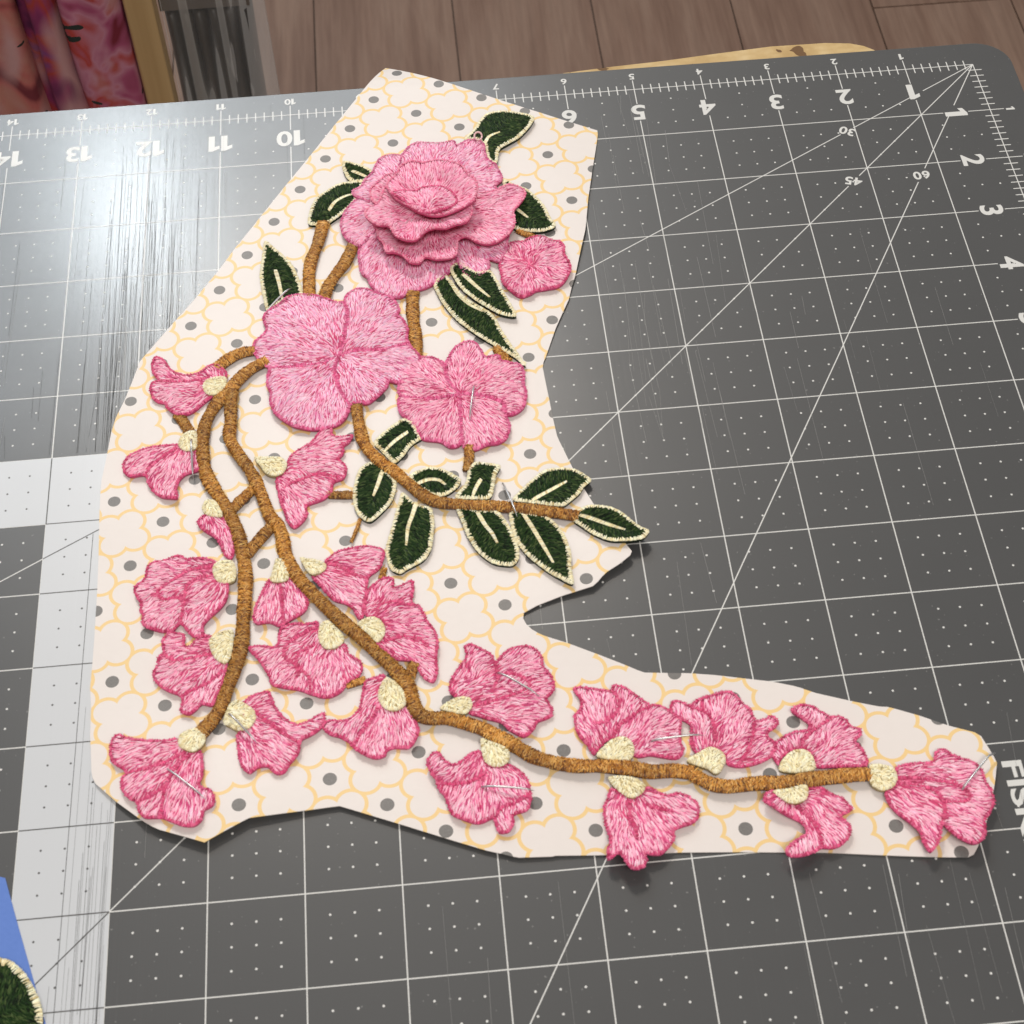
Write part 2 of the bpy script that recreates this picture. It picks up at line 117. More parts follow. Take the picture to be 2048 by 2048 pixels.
[[-205.15,-265.34],[-202.64,-266.26],[-198.64,-268.35],[-197.24,-270.82],[-197.95,-273.52],[-200.6,-274.96],[-203.43,-273.99],[-204.88,-271.46]],[-203.35,-264.89],
[[[-219.03,-274.93],[-216.11,-277.92],[-212.27,-278.58],[-207.91,-277.74],[-204.41,-275.62]],
[[-203.0,-289.25],[-200.82,-286.46],[-197.23,-285.42],[-193.31,-282.98]]],
[[-219.69,-271.93,8.0,1.2]]],[15,[[-177.98,-251.87],[-176.28,-251.3],[-172.3,-252.16],[-169.16,-253.18],[-167.26,-253.6],[-166.62,-251.76],[-164.11,-252.53],[-161.49,-254.65],[-158.99,-257.21],[-157.28,-259.23],[-154.56,-259.5],[-152.24,-261.1],[-150.48,-263.16],[-149.26,-264.69],[-149.94,-267.89],[-150.4,-271.0],[-150.09,-274.25],[-152.09,-276.18],[-156.05,-275.53],[-159.49,-274.57],[-163.44,-274.4],[-168.23,-268.35],[-172.51,-270.63],[-174.53,-272.89],[-175.78,-269.96],[-177.84,-267.06],[-178.67,-263.8],[-178.53,-260.43],[-176.38,-257.88],[-176.44,-254.82]],
[[-174.31,-273.84],[-171.95,-271.08],[-169.22,-269.01],[-165.87,-268.39],[-163.56,-270.51],[-163.4,-273.78],[-165.09,-276.05],[-169.97,-275.58]],[-170.77,-275.8],
[[[-166.8,-253.78],[-165.63,-257.37],[-167.1,-260.9],[-170.42,-263.32],[-173.21,-263.13]],
[[-157.45,-259.79],[-162.18,-261.84],[-166.11,-264.19],[-168.6,-268.03]]],[]],[16,[[-150.82,-258.35],[-148.65,-258.52],[-146.35,-259.94],[-144.26,-259.0],[-141.24,-257.91],[-138.29,-257.28],[-135.32,-257.06],[-133.08,-258.77],[-131.5,-261.24],[-129.79,-263.25],[-128.82,-266.51],[-126.91,-266.66],[-124.25,-265.79],[-122.83,-267.75],[-124.11,-269.62],[-126.27,-270.67],[-126.57,-272.35],[-125.11,-274.21],[-125.39,-277.03],[-127.79,-278.65],[-131.22,-280.07],[-134.92,-280.4],[-138.79,-279.36],[-139.43,-276.06],[-142.13,-273.57],[-144.7,-274.65],[-146.82,-274.97],[-147.85,-272.1],[-147.33,-268.47],[-146.84,-266.8],[-148.47,-264.86],[-150.73,-263.77],[-151.89,-261.19]],
[[-150.2,-277.68],[-146.98,-275.61],[-143.06,-273.91],[-139.95,-275.38],[-139.0,-278.27],[-140.99,-281.71],[-142.78,-282.49],[-144.91,-280.54]],[-146.01,-281.59],
[[[-146.14,-260.55],[-142.11,-263.24],[-140.77,-267.48],[-141.02,-271.96]],
[[-129.32,-266.9],[-130.49,-271.22],[-132.43,-275.5],[-136.01,-279.66]]],[]],[17,[[-118.73,-264.74],[-115.81,-263.25],[-112.59,-263.81],[-110.49,-265.64],[-108.2,-267.72],[-106.1,-267.72],[-103.89,-269.14],[-103.51,-270.97],[-100.9,-272.25],[-101.45,-274.64],[-103.24,-275.7],[-102.17,-277.97],[-101.18,-280.76],[-101.57,-283.67],[-107.41,-283.25],[-115.2,-282.63],[-115.03,-279.79],[-117.25,-276.89],[-120.85,-276.96],[-123.99,-278.86],[-125.21,-280.72],[-126.5,-277.36],[-125.83,-275.03],[-122.99,-273.03],[-119.43,-271.59],[-115.48,-271.1],[-114.35,-269.45],[-115.99,-267.54]],
[[-125.83,-282.88],[-124.01,-279.69],[-121.13,-277.46],[-117.72,-277.14],[-115.66,-279.18],[-115.27,-282.44],[-116.23,-284.09],[-121.54,-284.19]],[-121.04,-284.1],
[[[-108.4,-268.51],[-112.0,-270.4],[-115.19,-272.33],[-117.84,-275.65]]],[]],[18,[[-130.75,-290.18],[-128.36,-289.0],[-124.99,-292.19],[-120.97,-291.9],[-118.7,-288.4],[-115.16,-288.78],[-112.9,-291.17],[-110.01,-292.34],[-108.79,-294.18],[-108.06,-295.7],[-110.18,-296.92],[-111.78,-297.52],[-110.57,-299.16],[-109.74,-300.92],[-110.8,-303.95],[-113.66,-306.11],[-116.6,-306.65],[-118.42,-306.26],[-121.18,-307.99],[-124.51,-309.01],[-127.29,-308.8],[-128.62,-307.24],[-125.75,-304.62],[-122.18,-302.47],[-121.69,-300.33],[-123.11,-298.01],[-126.94,-295.62],[-129.69,-293.42],[-131.43,-291.99]],
[[-128.76,-289.54],[-124.43,-288.75],[-119.47,-287.71],[-118.63,-289.43],[-119.8,-292.18],[-122.55,-293.35],[-125.62,-292.83]],[-123.23,-287.35],
[[[-122.46,-293.26],[-120.04,-296.88],[-118.36,-301.84],[-118.4,-305.98]]],
[[-126.0,-307.63,8.0,3.0],[-131.0,-290.81,7.0,1.5]]],[19,[[-94.26,-285.39],[-91.48,-284.44],[-87.93,-284.42],[-83.6,-284.49],[-82.75,-281.96],[-80.38,-281.03],[-78.38,-282.87],[-75.96,-284.25],[-73.11,-285.67],[-71.44,-288.53],[-71.45,-291.62],[-70.58,-294.3],[-70.5,-297.84],[-72.34,-300.85],[-74.62,-303.3],[-75.35,-306.73],[-77.06,-309.25],[-79.82,-310.19],[-82.6,-308.55],[-84.56,-305.71],[-85.94,-302.86],[-86.97,-305.76],[-88.44,-308.59],[-90.99,-310.96],[-92.03,-308.34],[-92.3,-304.87],[-94.16,-301.92],[-96.13,-299.0],[-98.11,-295.68],[-98.5,-292.07],[-96.58,-291.0],[-94.51,-289.08]],
[[-101.14,-283.76],[-97.43,-283.96],[-94.56,-285.87],[-94.33,-288.69],[-96.16,-291.25],[-99.22,-292.01],[-101.42,-290.64],[-102.2,-288.65]],[-101.84,-286.6],
[[[-93.92,-287.99],[-89.06,-289.0],[-84.31,-290.44],[-79.87,-291.48],[-76.97,-293.9],[-76.89,-296.54],[-79.4,-297.17],[-83.19,-296.82]],
[[-93.92,-289.73],[-89.55,-291.12],[-85.42,-293.36],[-83.92,-296.64],[-84.61,-300.19],[-86.1,-303.23]]],
[[-90.12,-309.94,9.0,1.5],[-80.15,-308.46,9.0,1.8]]],[20,[[-171.07,-283.63],[-167.64,-285.9],[-163.78,-286.27],[-161.27,-283.7],[-159.21,-285.24],[-156.37,-287.02],[-152.88,-286.72],[-150.26,-288.26],[-148.49,-290.19],[-149.05,-293.8],[-151.02,-295.76],[-154.3,-296.71],[-156.26,-297.34],[-156.4,-299.83],[-158.11,-301.95],[-160.4,-304.08],[-163.27,-304.29],[-164.99,-303.91],[-164.51,-305.94],[-165.96,-308.06],[-168.46,-308.63],[-169.94,-307.47],[-170.79,-305.31],[-171.97,-303.73],[-174.53,-304.9],[-174.53,-301.99],[-173.38,-298.99],[-174.07,-293.91],[-173.95,-289.52],[-172.58,-286.64]],
[[-171.86,-280.32],[-167.73,-280.28],[-163.96,-281.51],[-161.7,-283.9],[-162.86,-286.12],[-165.54,-287.41],[-167.76,-286.56],[-170.33,-283.72]],[-167.66,-279.92],
[[[-166.19,-286.62],[-167.19,-291.27],[-166.33,-296.25],[-166.33,-299.36]],
[[-162.24,-289.14],[-158.97,-290.82],[-156.02,-291.95]]],
[[-168.81,-306.27,8.0,3.5]]],[21,[[-245.13,-150.44],[-242.6,-151.12],[-242.67,-153.68],[-240.16,-154.53],[-236.25,-154.01],[-237.34,-156.97],[-239.2,-158.51],[-239.28,-161.2],[-241.05,-163.31],[-239.4,-165.07],[-238.56,-168.1],[-239.59,-171.03],[-242.32,-171.81],[-243.21,-173.34],[-243.27,-175.56],[-245.63,-178.19],[-249.62,-179.42],[-251.3,-180.29],[-250.92,-183.55],[-252.32,-186.22],[-255.1,-188.2],[-256.98,-185.69],[-258.24,-181.16],[-259.5,-175.53],[-260.34,-169.21],[-258.1,-167.2],[-257.16,-163.33],[-255.29,-159.93],[-252.1,-157.39],[-248.91,-155.41],[-247.04,-152.7]],
[[-267.13,-160.43],[-262.66,-160.61],[-258.55,-161.33],[-256.61,-164.09],[-257.63,-167.54],[-260.48,-168.76],[-263.23,-167.58],[-265.13,-164.33]],[-265.89,-161.72],
[[[-256.6,-172.06],[-252.15,-170.29],[-246.78,-168.61],[-241.49,-170.28]]],[]]],"BIG":[[-239.57,-121.6],
[[[-261.35,-124.39],[-263.44,-122.94],[-266.61,-118.26],[-267.17,-113.57],[-265.84,-111.19],[-263.94,-108.98],[-262.98,-106.55],[-264.01,-103.88],[-263.52,-100.6],[-261.02,-98.16],[-258.6,-96.53],[-256.07,-93.8],[-252.2,-92.83],[-247.87,-93.27],[-243.59,-95.4],[-239.32,-97.53],[-237.17,-97.75],[-236.06,-103.57],[-237.26,-111.14],[-238.54,-118.58],[-239.57,-121.6],[-244.32,-124.21],[-251.33,-124.4],[-256.93,-124.61]],
[[-237.17,-97.75],[-235.94,-94.27],[-232.87,-92.14],[-229.03,-92.85],[-225.75,-95.16],[-222.8,-96.19],[-220.41,-98.47],[-218.73,-103.28],[-219.79,-105.25],[-217.98,-107.25],[-216.56,-112.02],[-217.24,-115.77],[-217.11,-118.63],[-225.44,-120.46],[-232.47,-119.85],[-239.57,-121.6],[-238.54,-118.58],[-237.26,-111.14],[-236.06,-103.57]],
[[-217.11,-118.63],[-215.83,-120.21],[-213.67,-123.58],[-213.35,-126.97],[-216.51,-131.7],[-220.45,-135.01],[-224.1,-133.84],[-224.14,-135.72],[-227.11,-139.1],[-231.02,-142.35],[-235.03,-141.63],[-236.77,-142.76],[-239.55,-136.34],[-241.07,-128.25],[-239.57,-121.6],[-232.47,-119.85],[-225.44,-120.46]],
[[-236.77,-142.76],[-237.93,-147.45],[-240.78,-150.16],[-245.44,-151.19],[-249.52,-151.06],[-254.12,-149.64],[-256.82,-147.59],[-259.07,-145.23],[-260.92,-142.67],[-262.08,-138.3],[-261.61,-135.23],[-262.97,-131.45],[-262.48,-127.1],[-261.35,-124.39],[-256.93,-124.61],[-251.33,-124.4],[-244.32,-124.21],[-239.57,-121.6],[-241.07,-128.25],[-239.55,-136.34]]]],"SEC":[[-202.02,-141.85],
[[[-205.73,-128.32],[-205.33,-127.93],[-203.13,-123.18],[-201.08,-120.82],[-198.05,-119.44],[-195.17,-120.13],[-193.04,-124.2],[-192.35,-126.14],[-188.1,-125.91],[-187.34,-128.55],[-184.33,-130.05],[-181.47,-131.03],[-180.38,-134.29],[-181.02,-138.63],[-180.5,-142.93],[-181.76,-148.37],[-184.85,-151.08],[-187.83,-151.12],[-188.55,-146.28],[-193.83,-143.32],[-198.32,-141.64],[-202.02,-141.85],[-205.24,-134.84]],
[[-187.83,-151.12],[-187.02,-155.86],[-188.35,-160.56],[-191.33,-162.62],[-194.52,-162.92],[-198.23,-164.25],[-200.98,-163.73],[-202.51,-161.26],[-202.16,-150.2],[-202.02,-141.85],[-198.32,-141.64],[-193.83,-143.32],[-188.55,-146.28]],
[[-202.51,-161.26],[-206.22,-162.6],[-209.28,-159.92],[-214.62,-158.49],[-216.26,-154.77],[-218.75,-150.4],[-220.94,-147.81],[-221.48,-144.12],[-220.56,-140.38],[-210.36,-142.48],[-202.02,-141.85],[-202.16,-150.2]],
[[-220.56,-140.38],[-221.02,-135.0],[-220.31,-130.06],[-217.47,-126.59],[-213.55,-124.45],[-209.63,-124.86],[-206.49,-127.06],[-205.73,-128.32],[-205.24,-134.84],[-202.02,-141.85],[-210.36,-142.48]]]],"SML":[[-174.98,-87.84],
[[-182.56,-76.33],[-180.41,-77.29],[-175.8,-75.68],[-173.22,-74.64],[-170.31,-75.37],[-166.85,-75.47],[-163.43,-76.94],[-161.71,-80.31],[-162.17,-84.53],[-161.06,-87.88],[-160.66,-91.38],[-162.37,-95.34],[-164.12,-97.17],[-166.73,-98.82],[-169.68,-99.2],[-173.1,-99.45],[-175.2,-101.1],[-178.23,-101.47],[-180.59,-99.82],[-182.37,-97.58],[-184.11,-94.73],[-184.28,-90.52],[-184.42,-86.47],[-183.4,-83.21],[-183.89,-80.28]],
[[[-174.99,-87.93],[-175.94,-82.41],[-175.85,-76.26]],
[[-174.99,-87.93],[-169.6,-87.93],[-162.47,-85.46]],
[[-174.99,-87.93],[-173.09,-93.49],[-173.09,-99.41]],
[[-174.99,-87.93],[-179.53,-89.38],[-184.06,-90.83]]]],"ROSE":[["outer_petal",[[-231.04,-71.8],[-231.68,-77.23],[-230.99,-84.88],[-229.13,-87.14],[-228.3,-90.56],[-225.96,-94.83],[-222.19,-96.93],[-218.16,-97.34],[-215.17,-95.61],[-210.27,-94.54],[-205.66,-91.57],[-201.53,-88.0],[-198.72,-84.19],[-197.39,-75.98],[-203.5,-63.36],[-218.43,-61.79],[-226.04,-64.59],[-229.67,-68.45]],1.8,[-208.93,-53.43]],["outer_petal",[[-198.48,-74.18],[-198.53,-82.57],[-196.99,-88.97],[-193.61,-91.43],[-190.56,-91.05],[-187.66,-87.24],[-187.83,-83.36],[-184.2,-85.16],[-181.73,-80.51],[-180.08,-73.68],[-179.77,-70.22],[-188.62,-65.54],[-196.46,-70.23]],2.2,[-203.14,-58.09]],["outer_petal",[[-230.92,-49.69],[-235.3,-55.65],[-237.07,-61.34],[-236.68,-66.45],[-234.26,-70.99],[-230.77,-72.77],[-226.1,-67.31],[-221.96,-63.48],[-219.13,-56.63],[-224.35,-49.59]],2.4,[-210.43,-53.9]],["outer_petal",[[-213.73,-30.37],[-219.31,-28.33],[-222.65,-30.35],[-224.43,-34.79],[-225.52,-37.62],[-228.23,-40.34],[-229.36,-43.28],[-232.49,-45.93],[-232.08,-48.62],[-229.52,-50.33],[-224.94,-51.93],[-216.62,-46.91],[-213.04,-36.87]],2.6,[-208.72,-50.66]],["outer_petal",[[-212.46,-26.45],[-210.9,-24.38],[-208.12,-23.07],[-203.52,-24.26],[-199.39,-24.8],[-195.7,-23.97],[-194.22,-26.61],[-190.51,-24.17],[-186.79,-24.6],[-184.82,-27.3],[-184.35,-34.26],[-181.65,-38.38],[-179.96,-43.2],[-179.94,-46.5],[-182.46,-49.16],[-182.53,-53.07],[-189.64,-53.27],[-192.9,-42.53],[-211.08,-39.01],[-215.62,-37.79],[-214.87,-31.07]],3.0,[-206.49,-47.66]],["middle_petal",[[-189.64,-54.85],[-183.16,-55.53],[-177.95,-53.5],[-173.23,-54.86],[-173.02,-58.48],[-175.57,-62.69],[-177.55,-65.79],[-177.65,-72.27],[-179.84,-76.28],[-183.59,-79.24],[-187.59,-80.17],[-191.52,-79.0],[-195.16,-76.57],[-197.53,-78.08],[-198.45,-84.12],[-200.71,-85.76],[-205.18,-85.66],[-208.86,-83.91],[-210.95,-86.32],[-214.52,-86.02],[-216.84,-83.01],[-219.61,-81.03],[-222.12,-80.38],[-222.9,-76.13],[-224.73,-73.21],[-224.67,-69.54],[-225.95,-67.32],[-223.98,-60.46],[-217.76,-55.34],[-205.23,-55.21]],6.5,[-206.58,-60.81]],["middle_petal",[[-217.14,-43.53],[-223.34,-46.6],[-225.65,-48.94],[-226.36,-52.87],[-225.51,-56.56],[-222.88,-58.96],[-217.89,-58.73],[-213.5,-51.24]],7.0,[-208.8,-56.8]],["inner_petal",[[-219.81,-54.02],[-223.64,-62.22],[-226.25,-63.24],[-228.22,-66.0],[-227.56,-68.99],[-224.17,-72.23],[-220.4,-73.98],[-218.62,-78.27],[-215.81,-80.32],[-211.75,-80.4],[-208.64,-77.94],[-204.68,-76.03],[-200.83,-76.81],[-196.86,-75.83],[-193.65,-73.37],[-191.87,-70.04],[-192.03,-65.65],[-190.17,-63.9],[-190.81,-59.38],[-200.36,-61.11],[-212.58,-58.35]],11.5,[-206.93,-63.22]],["inner_petal",[[-220.2,-56.15],[-219.27,-53.14],[-216.41,-50.53],[-215.14,-47.08],[-211.29,-44.39],[-206.75,-45.62],[-201.68,-44.85],[-196.69,-46.74],[-193.38,-49.42],[-192.06,-53.23],[-189.81,-56.41],[-189.46,-62.07],[-191.82,-67.09],[-196.48,-70.39],[-203.46,-72.36],[-208.26,-71.14],[-213.88,-66.71],[-218.52,-61.31]],13.5,[-207.51,-66.68]],["bud",[[-218.46,-60.78],[-214.46,-59.76],[-210.02,-59.73],[-207.48,-58.43],[-203.03,-58.56],[-199.08,-60.87],[-197.23,-63.29],[-196.67,-66.47],[-198.72,-69.18],[-201.73,-70.23],[-204.34,-71.33],[-208.24,-71.25],[-211.6,-68.46],[-214.85,-65.24]],14.0,[-207.21,-70.39]]],"PINS":[[[-262.26,-98.81,2.65],[-255.19,-92.53,4.95]],
[[-197.3,-141.42,4.45],[-199.27,-152.03,3.85]],
[[-191.05,-179.05,2.65],[-188.44,-192.22,5.65]],
[[-285.99,-154.53,5.45],[-285.56,-165.8,3.45]],
[[-289.6,-267.16,3.85],[-280.3,-276.31,4.65]],
[[-272.7,-252.9,5.45],[-266.72,-260.2,4.05]],
[[-197.38,-246.16,3.95],[-188.52,-253.67,4.45]],
[[-157.37,-271.37,4.45],[-145.6,-271.09,4.65]],
[[-204.57,-280.47,3.95],[-193.08,-282.82,4.45]],
[[-77.37,-292.93,3.85],[-68.8,-284.87,3.85]]],"LOOP":[-186.63,-25.15,5.0],"BOARD":[[-155.0,13.5],[-151.1,14.8],[-132.4,16.4],[-113.8,17.5],[-92.7,19.5],[-71.8,21.3],[-50.9,21.0],[-41.8,19.7],[-37.0,17.7],[-33.9,15.2]],"BLUE":[[-333.9,-292.3],[-332.5,-292.8],[-328.8,-304.2],[-319.7,-331.1],[-317.0,-339.4]],"GLEAF":[[-331.5,-315.2],[-328.4,-316.6],[-324.9,-320.0],[-322.4,-324.0],[-320.6,-327.9],[-319.6,-331.7],[-319.6,-334.6],[-320.2,-338.2],[-322.0,-342.3]],"FISK":[-64.73,-285.01,0.0]}
# ------------------------------------------------------------------ helpers
def nod(mat, kind, **kw):
    n = mat.node_tree.nodes.new(kind)
    for k, v in kw.items():
        if k in n.inputs.keys(): n.inputs[k].default_value = v
        else: setattr(n, k, v)
    return n
def material(name, color=(.5, .5, .5), rough=.5, spec=.5, **kw):
    m = bpy.data.materials.new(name); m.use_nodes = True
    b = m.node_tree.nodes['Principled BSDF']
    b.inputs['Base Color'].default_value = (*color, 1); b.inputs['Roughness'].default_value = rough
    b.inputs['Specular IOR Level'].default_value = spec
    for k, v in kw.items(): b.inputs[k].default_value = v
    m['b'] = 0
    return m, b
def lk(m, a, b): m.node_tree.links.new(a, b)
def math_(m, op, a, b=None, c=None):
    n = m.node_tree.nodes.new('ShaderNodeMath'); n.operation = op
    for i, v in enumerate((a, b, c)):
        if v is None: continue
        if isinstance(v, (int, float)): n.inputs[i].default_value = v
        else: lk(m, v, n.inputs[i])
    return n.outputs[0]
def mixc(m, f, a, b, blend='MIX'):
    n = m.node_tree.nodes.new('ShaderNodeMix'); n.data_type = 'RGBA'; n.blend_type = blend
    for i, v in ((0, f), (6, a), (7, b)):
        if isinstance(v, (int, float)): n.inputs[i].default_value = v
        elif isinstance(v, tuple): n.inputs[i].default_value = (*v, 1)
        else: lk(m, v, n.inputs[i])
    return n.outputs[2]
def ramp(m, f, stops):
    n = m.node_tree.nodes.new('ShaderNodeValToRGB'); lk(m, f, n.inputs[0])
    while len(n.color_ramp.elements) < len(stops): n.color_ramp.elements.new(.5)
    for e, (p, c) in zip(n.color_ramp.elements, stops): e.position = p; e.color = (*c, 1) if len(c) == 3 else c
    return n.outputs[0]
def objcoord(m, scale=(1, 1, 1), loc=(0, 0, 0), rot=0):
    t = m.node_tree.nodes.new('ShaderNodeTexCoord'); p = m.node_tree.nodes.new('ShaderNodeMapping')
    p.inputs['Scale'].default_value = scale; p.inputs['Location'].default_value = loc; p.inputs['Rotation'].default_value = (0, 0, rot)
    lk(m, t.outputs['Object'], p.inputs[0]); return p.outputs[0]
def noise(m, vec, scale, detail=3, rough=.5):
    n = nod(m, 'ShaderNodeTexNoise', Scale=scale, Detail=detail, Roughness=rough); lk(m, vec, n.inputs['Vector']); return n.outputs['Fac']
def bump(m, b, h, strength, dist):
    n = nod(m, 'ShaderNodeBump', Strength=strength, Distance=dist); lk(m, h, n.inputs['Height']); lk(m, n.outputs[0], b.inputs['Normal'])
def link(o, parent=None):
    COL.objects.link(o)
    if parent is not None: o.parent = parent
    return o
def tag(o, label=None, cat=None, group=None, kind=None):
    for k, v in (('label', label), ('category', cat), ('group', group), ('kind', kind)):
        if v: o[k] = v
    return o
def empty(name, loc=(0, 0, 0), parent=None):
    o = bpy.data.objects.new(name, None); o.empty_display_size = .01; link(o, parent); o.location = Vector(loc) * MM; return o
def mesh_obj(name, V, Fc, mat, parent=None, smooth=False, cols=None, origin=None):
    """V in mm (world). Object origin is set at origin (mm) or the parent's place."""
    V = np.asarray(V, float).reshape(-1, 3)
    me = bpy.data.meshes.new(name)
    off = np.zeros(3) if origin is None else np.asarray(origin, float)
    po = np.zeros(3)
    q = parent
    while q is not None: po += np.array(q.location) / MM; q = q.parent
    if parent is not None and origin is None: off = po
    me.from_pydata((V - off) * MM, [], Fc)
    me.materials.append(mat)
    if cols is not None:
        a = me.color_attributes.new('thread', 'FLOAT_COLOR', 'POINT')
        c = np.ones((len(V), 4), np.float32); c[:, :3] = cols; a.data.foreach_set('color', c.ravel())
    if smooth: me.polygons.foreach_set('use_smooth', np.ones(len(me.polygons), bool))
    me.update()
    o = link(bpy.data.objects.new(name, me), parent)
    o.location = Vector(off - po) * MM
    return o
def box(x0, x1, y0, y1, z0, z1):
    V = [(x, y, z) for z in (z0, z1) for y in (y0, y1) for x in (x0, x1)]
    return V, [(0, 2, 3, 1), (4, 5, 7, 6), (0, 1, 5, 4), (2, 6, 7, 3), (0, 4, 6, 2), (1, 3, 7, 5)]
class MB:
    def __init__(s): s.V = []; s.F = []; s.C = []; s.n = 0
    def add(s, V, Fc, col=None):
        V = np.asarray(V, float).reshape(-1, 3); s.V.append(V); n = s.n
        s.F += [tuple(i + n for i in f) for f in Fc]; s.n += len(V)
        if col is not None: s.C.append(np.broadcast_to(np.asarray(col, float), (len(V), 3)))
        return s
    def quads(s, x0, y0, x1, y1, wd, z):
        """flat strip from a to b of width wd"""
        d = np.array([x1 - x0, y1 - y0]); L = np.hypot(*d)
        if L < 1e-6: return s
        p = np.array([-d[1], d[0]]) / L * wd / 2
        return s.add([(x0 - p[0], y0 - p[1], z), (x1 - p[0], y1 - p[1], z), (x1 + p[0], y1 + p[1], z), (x0 + p[0], y0 + p[1], z)], [(0, 1, 2, 3)])
    def build(s, name, mat, parent=None, smooth=False, origin=None):
        return mesh_obj(name, np.vstack(s.V), s.F, mat, parent, smooth, np.vstack(s.C) if s.C else None, origin)
def catmull(P, closed, step):
    P = np.asarray(P, float); n = len(P); out = []
    for i in range(n if closed else n - 1):
        g = lambda k: P[k % n] if closed else P[min(max(k, 0), n - 1)]
        a, b, c, d = g(i - 1), g(i), g(i + 1), g(i + 2)
        m = max(1, int(round(np.linalg.norm(c - b) / step)))
        t = (np.arange(m) / m)[:, None]
        # softened tangents keep points and tips crisp
        T1 = (c - a) * .42; T2 = (d - b) * .42
        h = 2 * t**3 - 3 * t**2 + 1, t**3 - 2 * t**2 + t, -2 * t**3 + 3 * t**2, t**3 - t**2
        out.append(h[0] * b + h[1] * T1 + h[2] * c + h[3] * T2)
    if not closed: out.append(P[-1:])
    return np.vstack(out)
def resample(P, closed, step):
    Q = np.vstack([P, P[:1]]) if closed else P
    L = np.r_[0, np.cumsum(np.linalg.norm(np.diff(Q, axis=0), axis=1))]
    n = max(3, int(round(L[-1] / step))); t = np.linspace(0, L[-1], n, endpoint=not closed)
    return np.stack([np.interp(t, L, Q[:, 0]), np.interp(t, L, Q[:, 1])], 1)
def inside(X, poly):
    x, y = X[:, 0][:, None], X[:, 1][:, None]; a = poly; b = np.roll(poly, -1, 0)
    c = ((a[:, 1] > y) != (b[:, 1] > y)) & (x < (b[:, 0] - a[:, 0]) * (y - a[:, 1]) / (b[:, 1] - a[:, 1] + 1e-12) + a[:, 0])
    return c.sum(1) % 2 == 1
def pdist(X, L, closed=True):
    a = L if closed else L[:-1]; b = np.roll(L, -1, 0) if closed else L[1:]
    d = b - a; t = ((X[:, None, :] - a) * d).sum(2) / ((d * d).sum(1) + 1e-12)
    t = np.clip(t, 0, 1)[..., None]
    return np.sqrt((((a + d * t) - X[:, None, :])**2).sum(2)).min(1)
def zpaper(x, y):
    z = .45 + 0 * x
    for a, b, r, h in D['LIFT']: z = z + h * np.exp(-((x - a)**2 + (y - b)**2) / r**2)
    t = np.maximum(0, y - 11.5); return z - .014 * t * t
rng = np.random.default_rng(7)
random.seed(7)
# ------------------------------------------------------------------ floor of planks
FZ = -760.0
def wood_floor_material():
    m, b = material('plank_vinyl', rough=.5, spec=.35)
    v = objcoord(m, (1, 1, 1)); oi = m.node_tree.nodes.new('ShaderNodeObjectInfo')
    ad = m.node_tree.nodes.new('ShaderNodeVectorMath'); ad.operation = 'ADD'; lk(m, v, ad.inputs[0])
    cb = m.node_tree.nodes.new('ShaderNodeCombineXYZ'); lk(m, math_(m, 'MULTIPLY', oi.outputs['Random'], 9.), cb.inputs[2]); lk(m, cb.outputs[0], ad.inputs[1])
    mp = nod(m, 'ShaderNodeMapping'); mp.inputs['Scale'].default_value = (22, 3.0, 1); lk(m, ad.outputs[0], mp.inputs[0])
    n1 = noise(m, mp.outputs[0], 1.0, 5, .6)
    mp2 = nod(m, 'ShaderNodeMapping'); mp2.inputs['Scale'].default_value = (160, 7, 1); lk(m, ad.outputs[0], mp2.inputs[0])
    n2 = noise(m, mp2.outputs[0], 1.0, 3, .6)
    c = ramp(m, n1, [(.25, (.135, .074, .05)), (.45, (.20, .118, .084)), (.6, (.265, .172, .126)), (.8, (.165, .09, .062))])
    c2 = mixc(m, .35, c, ramp(m, n2, [(.3, (.11, .058, .038)), (.7, (.275, .172, .122))]))
    lk(m, c2, b.inputs['Base Color']); bump(m, b, n2, .15, .001)
    return m
M_FLOOR = wood_floor_material()
M_GAP, _ = material('floor_gap', (.12, .08, .062), .8)
flo = tag(mesh_obj('floor', *box(-1420, 1550, -600, 2600, FZ - 12, FZ - 4), M_GAP, origin=(0, 900, FZ - 12)), kind='structure')
pw = 152.4
ends = {0: 1003, 1: 1260, -1: 1130, 2: 700, -2: 1500, 3: 1180, -3: 760}
for k in range(-9, 10):
    x0 = 148.5 + (k - 1) * pw
    e = ends.get(k - 1, 900) if k != 1 else 1260
    e = {2: 1003}.get(k, 300 + (k * 413) % 900)
    ys = [-600, e - 1219, e, e + 1219, 2600]
    ys = [y for y in ys if -600 <= y <= 2600]
    for y0, y1 in zip(ys[:-1], ys[1:]):
        if y1 < 100: continue
        V, Fc = box(x0 + .9, x0 + pw - .9, y0 + .9, y1 - .9, FZ - 4, FZ)
        bx = mesh_obj('plank', V, Fc, M_FLOOR, flo)
# ------------------------------------------------------------------ table board under the mat
def board_material():
    m, b = material('strand_board', rough=.65, spec=.3)
    v = objcoord(m, (1, 1, 1)); n = noise(m, v, 60, 4, .65)
    vo = nod(m, 'ShaderNodeTexVoronoi', Scale=140.); lk(m, objcoord(m, (1, 2.6, 1), rot=.5), vo.inputs['Vector'])
    c = ramp(m, n, [(.3, (.42, .27, .11)), (.5, (.62, .45, .22)), (.7, (.72, .57, .33))])
    c = mixc(m, math_(m, 'MULTIPLY', vo.outputs['Distance'], .8), c, (.50, .34, .15))
    spots = math_(m, 'LESS_THAN', noise(m, v, 120, 2), .33)
    lk(m, mixc(m, spots, c, (.16, .085, .035)), b.inputs['Base Color']); bump(m, b, n, .4, .001)
    return m
M_BOARD = board_material()
bd = [tuple(p) for p in D['BOARD']]
bl = [(-690, -34)] + bd + [(-26, 6), (-21, -8), (-18, -30), (-16, -120), (-14, -560), (-690, -560)]
bl = bl[::-1]
